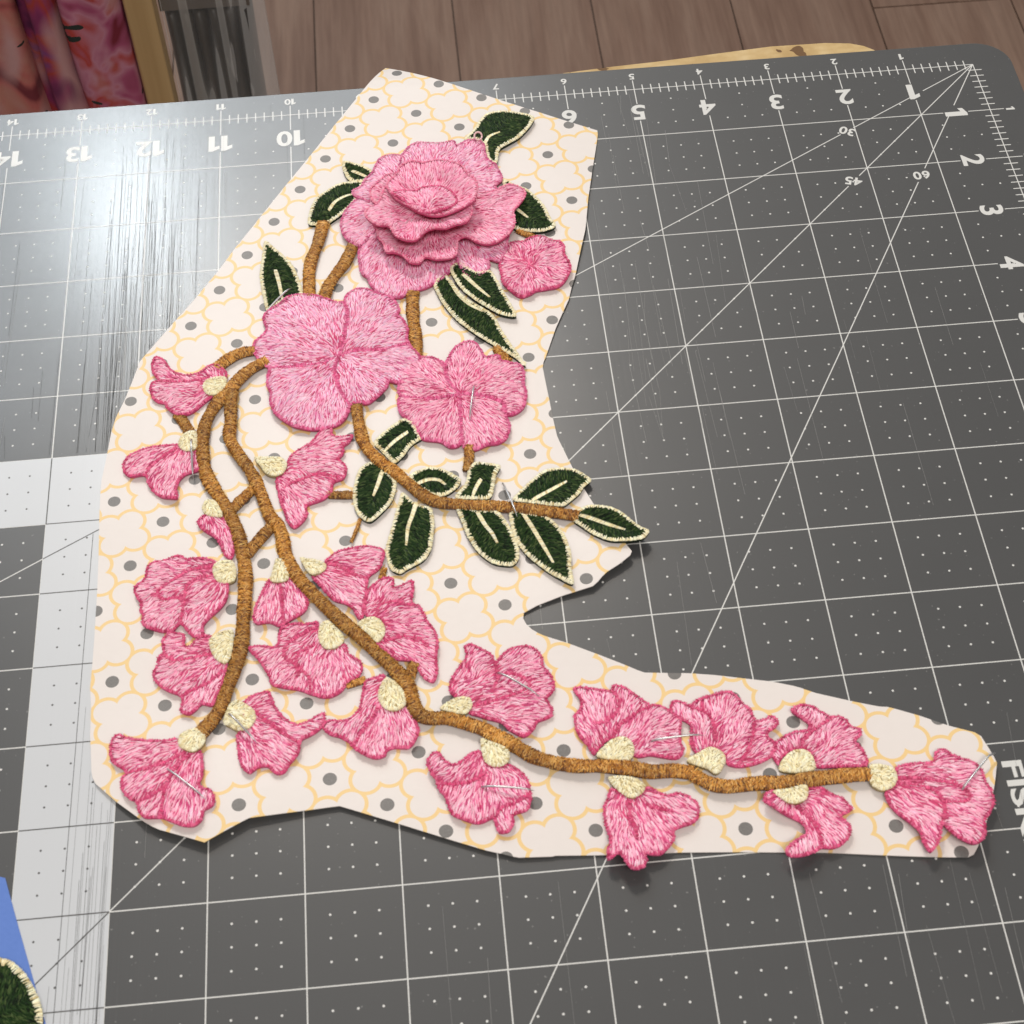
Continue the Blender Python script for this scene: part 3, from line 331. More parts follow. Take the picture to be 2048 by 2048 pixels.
def slab(poly, z0, z1):
    n = len(poly); V = [(x, y, z0) for x, y in poly] + [(x, y, z1) for x, y in poly]
    return V, [tuple(range(n))[::-1], tuple(range(n, 2 * n))] + [(i, (i + 1) % n, n + (i + 1) % n, n + i) for i in range(n)]
tag(mesh_obj('table_board', *slab(bl, -20, -2.2), M_BOARD, origin=(-340, -270, -20)), 'pale strand board table edge showing beyond the mat', 'board')
# legs keep the board standing on the floor
tb = bpy.data.objects['table_board']
for x in (-660, -60):
    for y in (-530, -70): mesh_obj('leg', *box(x - 20, x + 20, y - 20, y + 20, FZ, -20.2), M_BOARD, tb)
# ------------------------------------------------------------------ cutting mat
def mat_material(name, col, dirt, scr):
    m, b = material(name, col, .4, .5)
    b.inputs['Coat Weight'].default_value = 1.; b.inputs['Coat Roughness'].default_value = .19; b.inputs['Coat IOR'].default_value = 1.52
    v = objcoord(m)
    n1 = noise(m, v, 9, 3, .55); n2 = noise(m, v, 1500, 2, .6)
    c = mixc(m, math_(m, 'MULTIPLY', n1, .5), col, dirt)
    # worn scratch band running along the cutting line, densest near the 12 inch mark
    sep = m.node_tree.nodes.new('ShaderNodeSeparateXYZ'); lk(m, v, sep.inputs[0])
    dx = math_(m, 'DIVIDE', math_(m, 'ADD', sep.outputs[0], .2995), .028)
    band = math_(m, 'EXPONENT', math_(m, 'MULTIPLY', math_(m, 'MULTIPLY', dx, dx), -1.))
    dx2 = math_(m, 'DIVIDE', math_(m, 'ADD', sep.outputs[0], .149), .022)
    band2 = math_(m, 'MULTIPLY', math_(m, 'EXPONENT', math_(m, 'MULTIPLY', math_(m, 'MULTIPLY', dx2, dx2), -1.)), .45)
    band = math_(m, 'ADD', math_(m, 'ADD', band, band2), .012)
    s1 = noise(m, objcoord(m, (1500, 6, 1), rot=.012), 1., 2, .6)
    s2 = noise(m, objcoord(m, (700, 3, 1), rot=-.02), 1., 2, .6)
    st = math_(m, 'ADD', math_(m, 'SMOOTH_MIN', s1, .5, .05), math_(m, 'SMOOTH_MIN', s2, .52, .05))
    hgt = math_(m, 'ADD', math_(m, 'MULTIPLY', math_(m, 'MULTIPLY', st, band), .5), math_(m, 'MULTIPLY', n2, .14))
    bump(m, b, hgt, .10, .0005)
    lk(m, b.inputs['Normal'].links[0].from_socket, b.inputs['Coat Normal'])
    sc = math_(m, 'MULTIPLY', math_(m, 'GREATER_THAN', s1, .64), math_(m, 'MINIMUM', math_(m, 'MULTIPLY', band, scr), .6))
    c = mixc(m, sc, c, dirt)
    dust = math_(m, 'GREATER_THAN', noise(m, v, 900, 1), .76)
    c = mixc(m, math_(m, 'MULTIPLY', dust, .25), c, (.5, .5, .48))
    lk(m, c, b.inputs['Base Color'])
    lk(m, math_(m, 'ADD', math_(m, 'MULTIPLY', noise(m, v, 60, 4), .10), .40), b.inputs['Roughness'])
    return m
M_MAT = mat_material('mat_grey', (.055, .0558, .0568), (.071, .0715, .0725), .5)
M_MATW = mat_material('mat_white', (.60, .62, .65), (.5, .52, .54), .15)
M_INK, _ = material('white_ink', (.68, .68, .66), .3, .5)
M_INKD, _ = material('dark_ink', (.085, .085, .083), .45, .4)
M_CUT, _ = material('cut_groove', (.045, .045, .045), .8, .1)
M_CUTL, _ = material('cut_burr', (.26, .26, .255), .4, .4)
IN = 25.4
rx, ty, rc = .585 * IN, .475 * IN, .5 * IN
mp_ = [(-24.6 * IN, ty), (-24.6 * IN, -18.5 * IN), (rx, -18.5 * IN)]
mp_ += [(rx - rc + rc * math.cos(a), ty - rc + rc * math.sin(a)) for a in np.linspace(0, math.pi / 2, 10)]
mat_o = tag(mesh_obj('cutting_mat', *slab(mp_, -2.1, 0), M_MAT, origin=(0, 0, 0)), 'dark grey self-healing cutting mat with white inch grid and ruler', 'cutting mat')
bv = mat_o.modifiers.new('edge', 'BEVEL'); bv.width = .0003; bv.segments = 2; bv.limit_method = 'ANGLE'
bz = [(12, 6), (24.6, 6), (24.6, 7), (13, 7), (13, 18.5), (12, 18.5)]
mesh_obj('white_band', *slab([(-u * IN, -v * IN) for u, v in bz][::-1], .004, .05), M_MATW, mat_o)
LW = .35
def gl(name, segs, mat, z, wd=LW):
    b = MB()
    for u0, v0, u1, v1 in segs: b.quads(-u0 * IN, -v0 * IN, -u1 * IN, -v1 * IN, wd, z)
    return b.build(name, mat, mat_o)
for k in range(1, 25): gl('grid_line', [(k, -.2, k, .32), (k, .68, k, 18.2)], M_INK, .024 )
for k in range(1, 18): gl('grid_line', [(-.2, k, .32, k), (.68, k, 24.3, k)], M_INK, .030)
gl('ruler_line', [(0, 0, 24.2, 0)], M_INK, .036); gl('ruler_line', [(0, 0, 0, 18.)], M_INK, .036)
for j, a in enumerate((30, 45, 60)):
    c, s_ = math.cos(math.radians(a)), math.sin(math.radians(a)); L = min(24 / c, 17.5 / s_)
    cuts = {30: [(0, .99), (1.22, 2.33), (2.57, L)], 45: [(0, 3.03), (3.3, L)], 60: [(0, .985), (1.2, 2.42), (2.72, L)]}[a]
    gl('angle_line', [(c * p, s_ * p, c * q, s_ * q) for p, q in cuts], M_INK, .040 + j * .001)
b = MB()
for k in range(1, 24 * 8):
    if k % 8: b.quads(-k / 8 * IN, .095 * IN, -k / 8 * IN, -.1 * IN, .4, .033)
for k in range(1, 17 * 8):
    if k % 8: b.quads(-.1 * IN, -k / 8 * IN, .1 * IN, -k / 8 * IN, .4, .033)
tag(b.build('eighth_inch_ticks', M_INK, mat_o), kind='stuff')
# dark lines printed on the white band
dk = [(13, 6, 13, 7), (12, 7, 13, 7)] + [(k, 6, k, 7) for k in range(14, 25)] + [(12, k, 13, k) for k in range(8, 18)]
dk += [(12, 12 * math.tan(math.radians(30)) + .01, 13, 13 * math.tan(math.radians(30))), (12, 12, 13, 13)]
for i, q in enumerate(dk): gl('grid_line', [q], M_INKD, .062 + .001 * (i % 9))
def disc(b, x, y, z, r, n=8):
    b.add([(x + r * math.cos(a * 2 * math.pi / n), y + r * math.sin(a * 2 * math.pi / n), z) for a in range(n)], [tuple(range(n))])
bw, bk = MB(), MB()
for iu in range(0, 24):
    for iv in range(0, 18):
        for a in (.25, .5, .75):
            for c in (.25, .5, .75):
                if iv == 0 and a != .5 and c != .75: continue
                if iu == 0 and c != .5 and a != .75: continue
                if iu == 0 and iv == 0 and not ((a, c) in ((.5, .25), (.25, .5))): continue
                u, v = iu + a, iv + c
                wh = (6 <= v <= 7 and u >= 12) or (12 <= u <= 13 and v >= 6)
                if wh: disc(bk, -u * IN, -v * IN, .066, .33)
                else: disc(bw, -u * IN, -v * IN, .034, .35)
tag(bw.build('quarter_inch_dots', M_INK, mat_o), kind='stuff'); tag(bk.build('dark_quarter_inch_dots', M_INKD, mat_o), kind='stuff')
# knife marks
bc, bb = MB(), MB()
for i in range(330):
    far = i % 3 == 2
    u = 12.0 + rng.normal(-.05, .36) if not far else rng.uniform(7, 17)
    v0 = rng.uniform(-.3, 9); L = rng.uniform(.6, 6) if not far else rng.uniform(.3, 3)
    sl = rng.normal(0, .03); v1 = min(v0 + L, 5.95 if u > 11.95 else 17 if far else 7)
    if v1 <= v0: continue
    tgt = bc if rng.random() < .62 else bb
    zz = .072 + .00004 * i
    tgt.quads(-u * IN, -v0 * IN, -(u + sl) * IN, -v1 * IN, rng.uniform(.04, .09), zz)
for i in range(22):
    u = 12.02 + abs(rng.normal(0, .16)) + (.25 if i % 4 == 0 else 0); v0 = rng.uniform(9.5, 13); v1 = v0 + rng.uniform(.6, 4)
    bc.quads(-u * IN, -v0 * IN, -(u + rng.normal(.02, .015)) * IN, -v1 * IN, rng.uniform(.04, .085), .09 + .0001 * i)
bc.quads(-12.43 * IN, -7.2 * IN, -12.50 * IN, -14 * IN, .14, .095)
for i in range(90):
    u = 5.4 + rng.normal(0, .5) if i % 2 else rng.uniform(1, 9); v0 = rng.uniform(0, 6) if i % 2 else rng.uniform(3, 13); v1 = v0 + rng.uniform(.3, 1.8)
    bb.quads(-u * IN, -v0 * IN, -(u + rng.normal(0, .04)) * IN, -v1 * IN, rng.uniform(.04, .09), .085 + .00008 * i)
tag(bc.build('knife_grooves', M_CUT, mat_o), kind='stuff'); tag(bb.build('knife_scratches', M_CUTL, mat_o), kind='stuff')
# printed numerals
GLY = {}
def glyph(ch):
    """unit-cap-height outline of a bold character as (verts, faces, advance)"""
    if ch in GLY: return GLY[ch]
    if ch == '1':
        v = [(.12, 0), (.38, 0), (.38, 1), (.21, 1), (-.08, .84), (-.08, .62), (.12, .72)]; GLY[ch] = ([(x + .08, y) for x, y in v], [tuple(range(7))], .52); return GLY[ch]
    c = bpy.data.curves.new('g', 'FONT'); c.body = ch; c.size = 1.34; c.offset = .034; c.resolution_u = 4
    o = bpy.data.objects.new('g', c); COL.objects.link(o); bpy.context.view_layer.update()
    me = o.evaluated_get(bpy.context.evaluated_depsgraph_get()).to_mesh()
    v = np.array([tuple(q.co)[:2] for q in me.vertices]); fs = [tuple(f.vertices) for f in me.polygons]
    o.evaluated_get(bpy.context.evaluated_depsgraph_get()).to_mesh_clear(); bpy.data.objects.remove(o); bpy.data.curves.remove(c)
    v[:, 0] -= v[:, 0].min(); v[:, 1] -= v[:, 1].min(); v /= v[:, 1].max()
    GLY[ch] = (v.tolist(), fs, float(v[:, 0].max()) + .08); return GLY[ch]
def text(name, body, x, y, h, rot, sx=1.0, center=True, z=.045):
    V, Fc, px_ = [], [], 0.
    for ch in body:
        v, f, ad = glyph(ch); n = len(V); V += [((px_ + a) * h * sx, b * h, 0) for a, b in v]; Fc += [tuple(i + n for i in q) for q in f]; px_ += ad
    V = np.array(V)
    if center: V[:, 0] -= V[:, 0].max() / 2; V[:, 1] -= h / 2
    me = bpy.data.meshes.new(name); me.from_pydata(V * MM, [], Fc); me.materials.append(M_INK); me.update()
    ob = link(bpy.data.objects.new(name, me), mat_o); ob.location = Vector((x, y, z)) * MM; ob.rotation_euler = (0, 0, rot)
for k in range(1, 25):
    text('numeral', str(k), -k * IN, -.5 * IN, 8.1, math.pi, 1.08); text('small_numeral', str(k), -k * IN, .285 * IN, 3.2, math.pi, 1.1)
for k in range(1, 18):
    text('numeral', str(k), -.5 * IN, -k * IN, 8.1, -math.pi / 2, 1.08); text('small_numeral', str(k), .29 * IN, -k * IN, 3.2, -math.pi / 2, 1.1)
for a, rr in ((30, 2.45), (45, 3.17), (60, 2.57)):
    c, s_ = math.cos(math.radians(a)), math.sin(math.radians(a))
    text('angle_numeral', str(a), -c * rr * IN, -s_ * rr * IN, 4.0, math.radians({30: 152, 45: 162, 60: 183}[a]), 1.1)
text('maker_lettering', 'FISKARS', D['FISK'][0], D['FISK'][1], 5.5, -math.pi / 2, 1.62, False)
# ------------------------------------------------------------------ patterned paper
def paper_material():
    m, b = material('printed_card', rough=.42, spec=.35)
    a = 17.78; th = math.radians(58.6); ox, oy = -246.6, -272.75
    t = m.node_tree.nodes.new('ShaderNodeTexCoord'); sep = m.node_tree.nodes.new('ShaderNodeSeparateXYZ'); lk(m, t.outputs['Object'], sep.inputs[0])
    X = math_(m, 'SUBTRACT', math_(m, 'MULTIPLY', sep.outputs[0], 1000.), ox); Y = math_(m, 'SUBTRACT', math_(m, 'MULTIPLY', sep.outputs[1], 1000.), oy)
    P_ = math_(m, 'DIVIDE', math_(m, 'ADD', math_(m, 'MULTIPLY', X, math.cos(th)), math_(m, 'MULTIPLY', Y, math.sin(th))), a)
    Q_ = math_(m, 'DIVIDE', math_(m, 'SUBTRACT', math_(m, 'MULTIPLY', Y, math.cos(th)), math_(m, 'MULTIPLY', X, math.sin(th))), a)
    fold = lambda v, o: math_(m, 'MULTIPLY', math_(m, 'ABSOLUTE', math_(m, 'SUBTRACT', math_(m, 'SUBTRACT', math_(m, 'ADD', v, o), math_(m, 'FLOOR', math_(m, 'ADD', v, o))), .5)), a)
    # quatrefoil cell centred half way between the dots
    p, q = fold(P_, 0.), fold(Q_, 0.)
    mx, mn = math_(m, 'MAXIMUM', p, q), math_(m, 'MINIMUM', p, q)
    c, r, wd = 4.72, 4.26, .54
    dist = math_(m, 'SQRT', math_(m, 'ADD', math_(m, 'POWER', math_(m, 'SUBTRACT', mx, c), 2.), math_(m, 'POWER', mn, 2.)))
    line = math_(m, 'LESS_THAN', math_(m, 'ABSOLUTE', math_(m, 'SUBTRACT', dist, r)), wd)
    line = math_(m, 'MULTIPLY', line, math_(m, 'GREATER_THAN', math_(m, 'ADD', mx, mn), c))
    # dots
    p2, q2 = fold(P_, .5), fold(Q_, .5)
    dd = math_(m, 'SQRT', math_(m, 'ADD', math_(m, 'POWER', p2, 2.), math_(m, 'POWER', q2, 2.)))
    dot = math_(m, 'LESS_THAN', dd, 1.93)
    v = objcoord(m); gr = noise(m, v, 2200, 2, .7); fi = noise(m, v, 320, 5, .6)
    base = mixc(m, fi, (.755, .70, .667), (.785, .728, .694))
    c1 = mixc(m, math_(m, 'MULTIPLY', line, .92), base, (.84, .585, .24))
    dc = mixc(m, gr, (.13, .122, .115), (.245, .235, .225))
    c2 = mixc(m, dot, c1, dc)
    lk(m, c2, b.inputs['Base Color']); bump(m, b, fi, .12, .0004)
    return m
M_PAPER = paper_material()
M_PEDGE, _ = material('card_edge', (.82, .76, .70), .7)
def grid_surface(outline, step, zf, thick, colf=None):
    """triangulated sheet inside outline following zf, with thickness"""
    O = np.asarray(outline, float)
    x0, y0 = O.min(0); x1, y1 = O.max(0)
    gx, gy = np.meshgrid(np.arange(x0 + step / 2, x1, step), np.arange(y0 + step / 2, y1, step))
    G = np.stack([gx.ravel(), gy.ravel()], 1); G = G + rng.uniform(-.18, .18, G.shape) * step
    G = G[inside(G, O)]
    if len(G): G = G[pdist(G, O) > step * .4]
    n = len(O)
    res = delaunay_2d_cdt([Vector(p) for p in np.vstack([O, G])], [], [list(range(n))], 1, 1e-5)
    V2 = np.array([tuple(v) for v in res[0]]); T = [tuple(f) for f in res[2]]
    A = V2[np.array(T)]; ar = (A[:, 1, 0] - A[:, 0, 0]) * (A[:, 2, 1] - A[:, 0, 1]) - (A[:, 1, 1] - A[:, 0, 1]) * (A[:, 2, 0] - A[:, 0, 0])
    T = [t if s > 0 else t[::-1] for t, s in zip(T, ar)]
    z = zf(V2[:, 0], V2[:, 1]); N = len(V2)
    V = np.vstack([np.c_[V2, z], np.c_[V2, z - thick]])
    Fc = list(T) + [tuple(N + i for i in t[::-1]) for t in T]
    cnt = {}
    for t in T:
        for i in range(3):
            e = (t[i], t[(i + 1) % 3]); cnt[e] = cnt.get(e, 0) + 1
    for (i, j) in cnt:
        if (j, i) not in cnt: Fc.append((j, i, N + i, N + j))
    return V, Fc
V, Fc = grid_surface(resample(np.array(D['PAPER']), True, 2.2), 5.0, lambda x, y: zpaper(x, y) + .14 * np.sin(x * .11 + y * .07) * np.sin(y * .09 - x * .05), .3)
pap = tag(mesh_obj('patterned_paper', V, Fc, M_PAPER, origin=(0, 0, 0)), 'cream boot-shaped card printed with yellow quatrefoils and grey dots', 'paper')
# ------------------------------------------------------------------ thread
def thread_material(name, rough, spec, sheen):
    m, b = material(name, rough=rough, spec=spec)
    at = m.node_tree.nodes.new('ShaderNodeVertexColor'); at.layer_name = 'thread'
    n = noise(m, objcoord(m), 5200, 2, .6)
    lk(m, mixc(m, .35, at.outputs[0], ramp(m, n, [(.25, (.25, .25, .25)), (.75, (.78, .78, .78))]), 'OVERLAY'), b.inputs['Base Color'])
    b.inputs['Sheen Weight'].default_value = sheen
    return m
M_THREAD = thread_material('embroidery_thread', .38, .4, .0)
M_LEAF = thread_material('leaf_thread', .5, .14, .0)
def wave(seed, amp, wl):
    r = np.random.default_rng(seed); a = r.uniform(0, 6.28, 4); ph = r.uniform(0, 6.28, 4); k = 6.28 / (wl * r.uniform(.7, 1.4, 4))
    return lambda x, y: amp * sum(np.sin(k[i] * (x * np.cos(a[i]) + y * np.sin(a[i])) + ph[i]) for i in range(4)) / 2
class Surf:
    """height field of one embroidered piece: level over the paper, puffed, creased along its inner lines"""
    def __init__(s, poly, lev, dome, soft=1.4, wav=None, creases=(), extra=(), cup=0, flat=None):
        s.p, s.lev, s.dome, s.soft, s.w, s.cr, s.ex, s.cup, s.flat = poly, lev, dome, soft, wav, creases, extra, cup, flat
    def __call__(s, x, y):
        X = np.stack([x, y], 1); d = pdist(X, s.p); d = np.where(inside(X, s.p), d, 0)
        z = (zpaper(x, y) if s.flat is None else s.flat) + s.lev + s.dome * (1 - np.exp(-d / s.soft))
        if s.cup: z = z - s.cup * np.minimum(1, d / 8)**1.3
        if s.w is not None: z = z + s.w(x, y)
        for c in s.cr: z = z - .55 * np.exp(-(pdist(X, c, False) / .9)**2)
        for a, b, r, h in s.ex: z = z + h * np.exp(-((x - a)**2 + (y - b)**2) / r**2)
        return z
class Thread(MB):
    def run(s, A, B, zf, wd, h, col, lift=0.0, npt=4, zpts=None):
        """rounded stitches from A to B (n,2) lying on zf"""
        n = len(A)
        if n == 0: return s
        t = np.linspace(0, 1, npt); P = A[:, None, :] + (B - A)[:, None, :] * t[None, :, None]
        z = zf(P[..., 0].ravel(), P[..., 1].ravel()).reshape(n, npt) if zpts is None else zpts
        z = z + np.broadcast_to(np.asarray(lift, float).reshape(-1, 1), (n, 1))
        prof = np.ones(npt); prof[0] = prof[-1] = .25
        d = B - A; L = np.linalg.norm(d, axis=1, keepdims=True) + 1e-9; pr = np.stack([-d[:, 1], d[:, 0]], 1) / L
        wd = np.broadcast_to(np.asarray(wd, float), (n,)); sp = np.ones(npt); sp[0] = sp[-1] = .6
        side = pr[:, None, :] * (wd[:, None] / 2 * sp)[..., None]
        V = np.empty((n, npt, 3, 3))
        V[:, :, 0, :2] = P - side; V[:, :, 1, :2] = P; V[:, :, 2, :2] = P + side
        V[:, :, 0, 2] = z - h * .35; V[:, :, 2, 2] = z - h * .35; V[:, :, 1, 2] = z + h * prof - h * .35 * (1 - prof)
        base = (np.arange(n) * npt * 3)[:, None]
        f = []
        for j in range(npt - 1):
            for k in range(2):
                i0 = j * 3 + k; f.append([i0, i0 + 3, i0 + 4, i0 + 1])
        Fq = (base[:, None, :] + np.array(f)[None]).reshape(-1, 4) + s.n
        s.V.append(V.reshape(-1, 3)); s.F += [tuple(q) for q in Fq[:, ::-1].tolist()]; s.n += n * npt * 3
        s.C.append(np.repeat(np.asarray(col, float).reshape(n, 3), npt * 3, 0)); return s
def pick(n, cols, wts, jit=.10):
    wts = np.array(wts, float); i = rng.choice(len(cols), n, p=wts / wts.sum())
    c = np.array(cols)[i] * (1 + rng.normal(0, jit, (n, 1))); return np.clip(c, 0.003, .98)
def sample(poly, cell, jit=.45):
    x0, y0 = poly.min(0); x1, y1 = poly.max(0)
    gx, gy = np.meshgrid(np.arange(x0, x1, cell), np.arange(y0, y1, cell)); G = np.stack([gx.ravel(), gy.ravel()], 1)
    G += rng.uniform(-jit, jit, G.shape) * cell; return G[inside(G, poly)]
def fill(tb, poly, zf, dirf, L, wd, colf, k=.55, jit=.13, h=.22, lift=.12, margin=.35):
    C = sample(poly, math.sqrt(L * wd * k))
    if len(C): C = C[pdist(C, poly) > margin]
    n = len(C)
    if n == 0: return
    d = dirf(C); a = np.arctan2(d[:, 1], d[:, 0]) + rng.normal(0, jit, n); d = np.stack([np.cos(a), np.sin(a)], 1)
    Ls = L * rng.uniform(.65, 1.35, n)[:, None]
    A = C - d * Ls / 2; B = C + d * Ls / 2
    ok = lambda X: inside(X, poly)
    for q in (.6, .3):
        bad = ~ok(A); A[bad] = C[bad] - d[bad] * Ls[bad] / 2 * q
        bad = ~ok(B); B[bad] = C[bad] + d[bad] * Ls[bad] / 2 * q
    g = ok(A) & ok(B) & (np.linalg.norm(B - A, axis=1) > L * .3); A, B, C = A[g], B[g], C[g]; n = len(A)
    tb.run(A, B, zf, wd * rng.uniform(.8, 1.2, n), h, colf(C), rng.uniform(0, lift, n))
def rim(tb, line, closed, zf, L, step, wd, cols, wts, h=.24, out=.12, slant=.25, inward=True, lift=.34):
    Q = resample(line, closed, step); n = len(Q)
    T = np.roll(Q, -1, 0) - np.roll(Q, 1, 0) if closed else np.gradient(Q, axis=0)
    T /= np.linalg.norm(T, axis=1, keepdims=True) + 1e-9; N = np.stack([-T[:, 1], T[:, 0]], 1)
    if closed:
        ar = .5 * np.sum(Q[:, 0] * np.roll(Q[:, 1], -1) - np.roll(Q[:, 0], -1) * Q[:, 1])
        if ar < 0: N = -N
    d = N + T * rng.normal(0, slant, (n, 1)); Ls = L * rng.uniform(.75, 1.25, (n, 1))
    if inward: A = Q - d * out * rng.uniform(.3, 1.6, (n, 1)); B = Q + d * Ls
    else: A = Q - d * Ls / 2; B = Q + d * Ls / 2
    tb.run(A, B, zf, wd * rng.uniform(.85, 1.15, n), h, pick(n, cols, wts), lift + rng.uniform(0, .08, n))
def body(tb, poly, zf, col, thick=.8, step=1.6):
    V, Fc = grid_surface(resample(poly, True, .8), step, lambda x, y: zf(x, y) - .06, thick); tb.add(V, Fc, col)
# thread colours
PK = [(.95, .46, .60), (.91, .36, .52), (.97, .61, .72), (.78, .17, .35), (.60, .06, .20)]
PKL = [(.94, .47, .64), (.89, .37, .55), (.97, .63, .76), (.76, .19, .39), (.86, .52, .72)]
PKD = [(.70, .085, .22), (.62, .06, .18), (.78, .15, .30), (.50, .035, .12)]
ROSEC = [(.96, .43, .59), (.93, .35, .52), (.98, .55, .68), (.84, .22, .40)]
GREEN = [(.012, .034, .008), (.026, .056, .014), (.065, .10, .032), (.006, .014, .005)]
CREAM = [(.90, .81, .53), (.94, .89, .66), (.80, .69, .40), (.60, .48, .23)]
BROWN = [(.48, .205, .032), (.62, .30, .060), (.34, .13, .018), (.74, .42, .12), (.16, .055, .010)]
def fan(c):
    c = np.asarray(c); return lambda X: X - c
apq = tag(empty('embroidered_applique', (-240, -170, .5)), 'pink and green embroidered floral applique pinned on the boot-shaped card', 'applique')
# ---- stems
def stem(pts, wd, lev, seed):
    C = resample(catmull(pts, False, .8), False, .36); n = len(C)
    T = np.gradient(C, axis=0); T /= np.linalg.norm(T, axis=1, keepdims=True); N = np.stack([-T[:, 1], T[:, 0]], 1)
    r = np.random.default_rng(seed); ww = wd * .475 * (1 + .06 * np.interp(np.arange(n), np.arange(0, n + 12, 12), r.normal(0, 1, len(np.arange(0, n + 12, 12)))))
    zb = zpaper(C[:, 0], C[:, 1]) + 1.1 + .38 * lev; H = min(.95, wd * .22)
    dome = lambda s: H * np.sqrt(np.maximum(0, 1 - s**2))
    tb = Thread()
    S = np.array([-1, -.85, -.5, 0, .5, .85, 1]); m = 7; idx = np.arange(0, n, 2); k = len(idx)
    Vt = np.concatenate([np.stack([C[idx, 0, None] + N[idx, 0, None] * S * ww[idx, None] * .96, C[idx, 1, None] + N[idx, 1, None] * S * ww[idx, None] * .96, zb[idx, None] + dome(S)[None] - .08], 2),
         np.stack([C[idx, 0, None] + N[idx, 0, None] * np.array([.9, -.9]) * ww[idx, None], C[idx, 1, None] + N[idx, 1, None] * np.array([.9, -.9]) * ww[idx, None], np.broadcast_to(zb[idx, None] - .7, (k, 2))], 2)], 1)
    m = 9; Fc = [(i * m + j, i * m + (j + 1) % m, (i + 1) * m + (j + 1) % m, (i + 1) * m + j) for i in range(k - 1) for j in range(m)]
    Fc += [tuple(range(m))[::-1], tuple((k - 1) * m + j for j in range(m))]
    tb.add(Vt.reshape(-1, 3), Fc, (.13, .05, .012))
    # slow colour drift along the dyed thread
    drift = np.interp(np.arange(n), np.arange(0, n + 30, 30), r.uniform(.62, 1.12, len(np.arange(0, n + 30, 30))))
    def go(i, s0, s1, slant, wdt, lift, h):
        npt = 5; t = np.linspace(0, 1, npt); s = s0[:, None] + (s1 - s0)[:, None] * t
        ii = np.clip(i, 0, n - 1)
        A = C[ii] + N[ii] * (s0 * ww[ii])[:, None] - T[ii] * slant[:, None] / 2; B = C[ii] + N[ii] * (s1 * ww[ii])[:, None] + T[ii] * slant[:, None] / 2
        z = zb[ii][:, None] + dome(s)
        tb.run(A, B, None, wdt, h, pick(len(i), BROWN, [4, 4.5, 3, 2.6, 1.6], .14) * drift[ii][:, None], lift, npt, z)
    i = np.arange(n); q = len(i)
    go(i, -1 + r.uniform(-.10, .10, q), 1 - r.uniform(-.10, .10, q), r.normal(0, .35, q), .38, np.zeros(q), .18)
    for _ in range(6):
        i = np.sort(r.integers(0, n, int(n * .8))); q = len(i); c = r.uniform(-.85, .85, q); hl = r.uniform(.15, .32, q)
        go(i, np.clip(c - hl, -1.02, 1), np.clip(c + hl, -1, 1.02), r.normal(.1, .7, q), .34, r.uniform(.03, .17, q), .24)
    return tb.build('stem', M_THREAD, apq, True)
for i, (pts, wd, lev) in enumerate(D['STEMS']): stem(pts, wd, lev, 100 + i)
# ---- leaves
def leaf(name, parent, outline, vein, lev, seed, vw=1.3, flat=None, rimL=1.15):
    O = catmull(outline, True, 1.0); Vn = catmull(vein, False, .5)
    ax = np.asarray(vein[-1]) - np.asarray(vein[0]); ax = ax / np.linalg.norm(ax); c0 = np.mean(vein, 0)
    zf = Surf(O, lev, .36, .9, wave(seed, .22, 14), [Vn], flat=flat)
    def df(X):
        sd = np.sign((X[:, 0] - c0[0]) * -ax[1] + (X[:, 1] - c0[1]) * ax[0]); a = math.atan2(ax[1], ax[0]) + sd * 1.0
        return np.stack([np.cos(a), np.sin(a)], 1)
    tb = Thread(); body(tb, O, zf, (.010, .022, .010)); fill(tb, O, zf, df, 1.7, .42, lambda X: pick(len(X), GREEN, [4, 4, 1.8, 2]), .55, .22, .3, .2)
    lf = tb.build(name, M_LEAF, parent, True)
    tb = Thread(); rim(tb, resample(O, True, .3), True, zf, rimL, .40, .42, CREAM, [4, 7, 1.3, .3], .28, .16, .16, lift=.3); tb.build('edging', M_THREAD, lf if parent else lf, True)
    tb = Thread(); Q = resample(Vn, False, .34); n = len(Q); T = np.gradient(Q, axis=0); T /= np.linalg.norm(T, axis=1, keepdims=True); N = np.stack([-T[:, 1], T[:, 0]], 1)
    hw = vw / 2 * np.interp(np.arange(n) / n, [0, .15, .7, 1], [.9, 1.1, .9, .55])[:, None]; dd = N + T * .35
    tb.run(Q - dd * hw, Q + dd * hw, zf, .40, .3, pick(n, CREAM, [4, 6, 2, .4]), .42); tb.build('vein', M_THREAD, lf, True)
    return lf
LLEV = [1.2, 1.1, 1.1, 1.1, 1.3, 1.7, 1.0, 1.1, 1.1, 1.1, 1.0, 1.3, 1.2, 1.3, 1.2, 1.3]
for i, (o, v) in enumerate(D['LEAVES']): leaf('leaf', apq, o, v, LLEV[i], 300 + i)
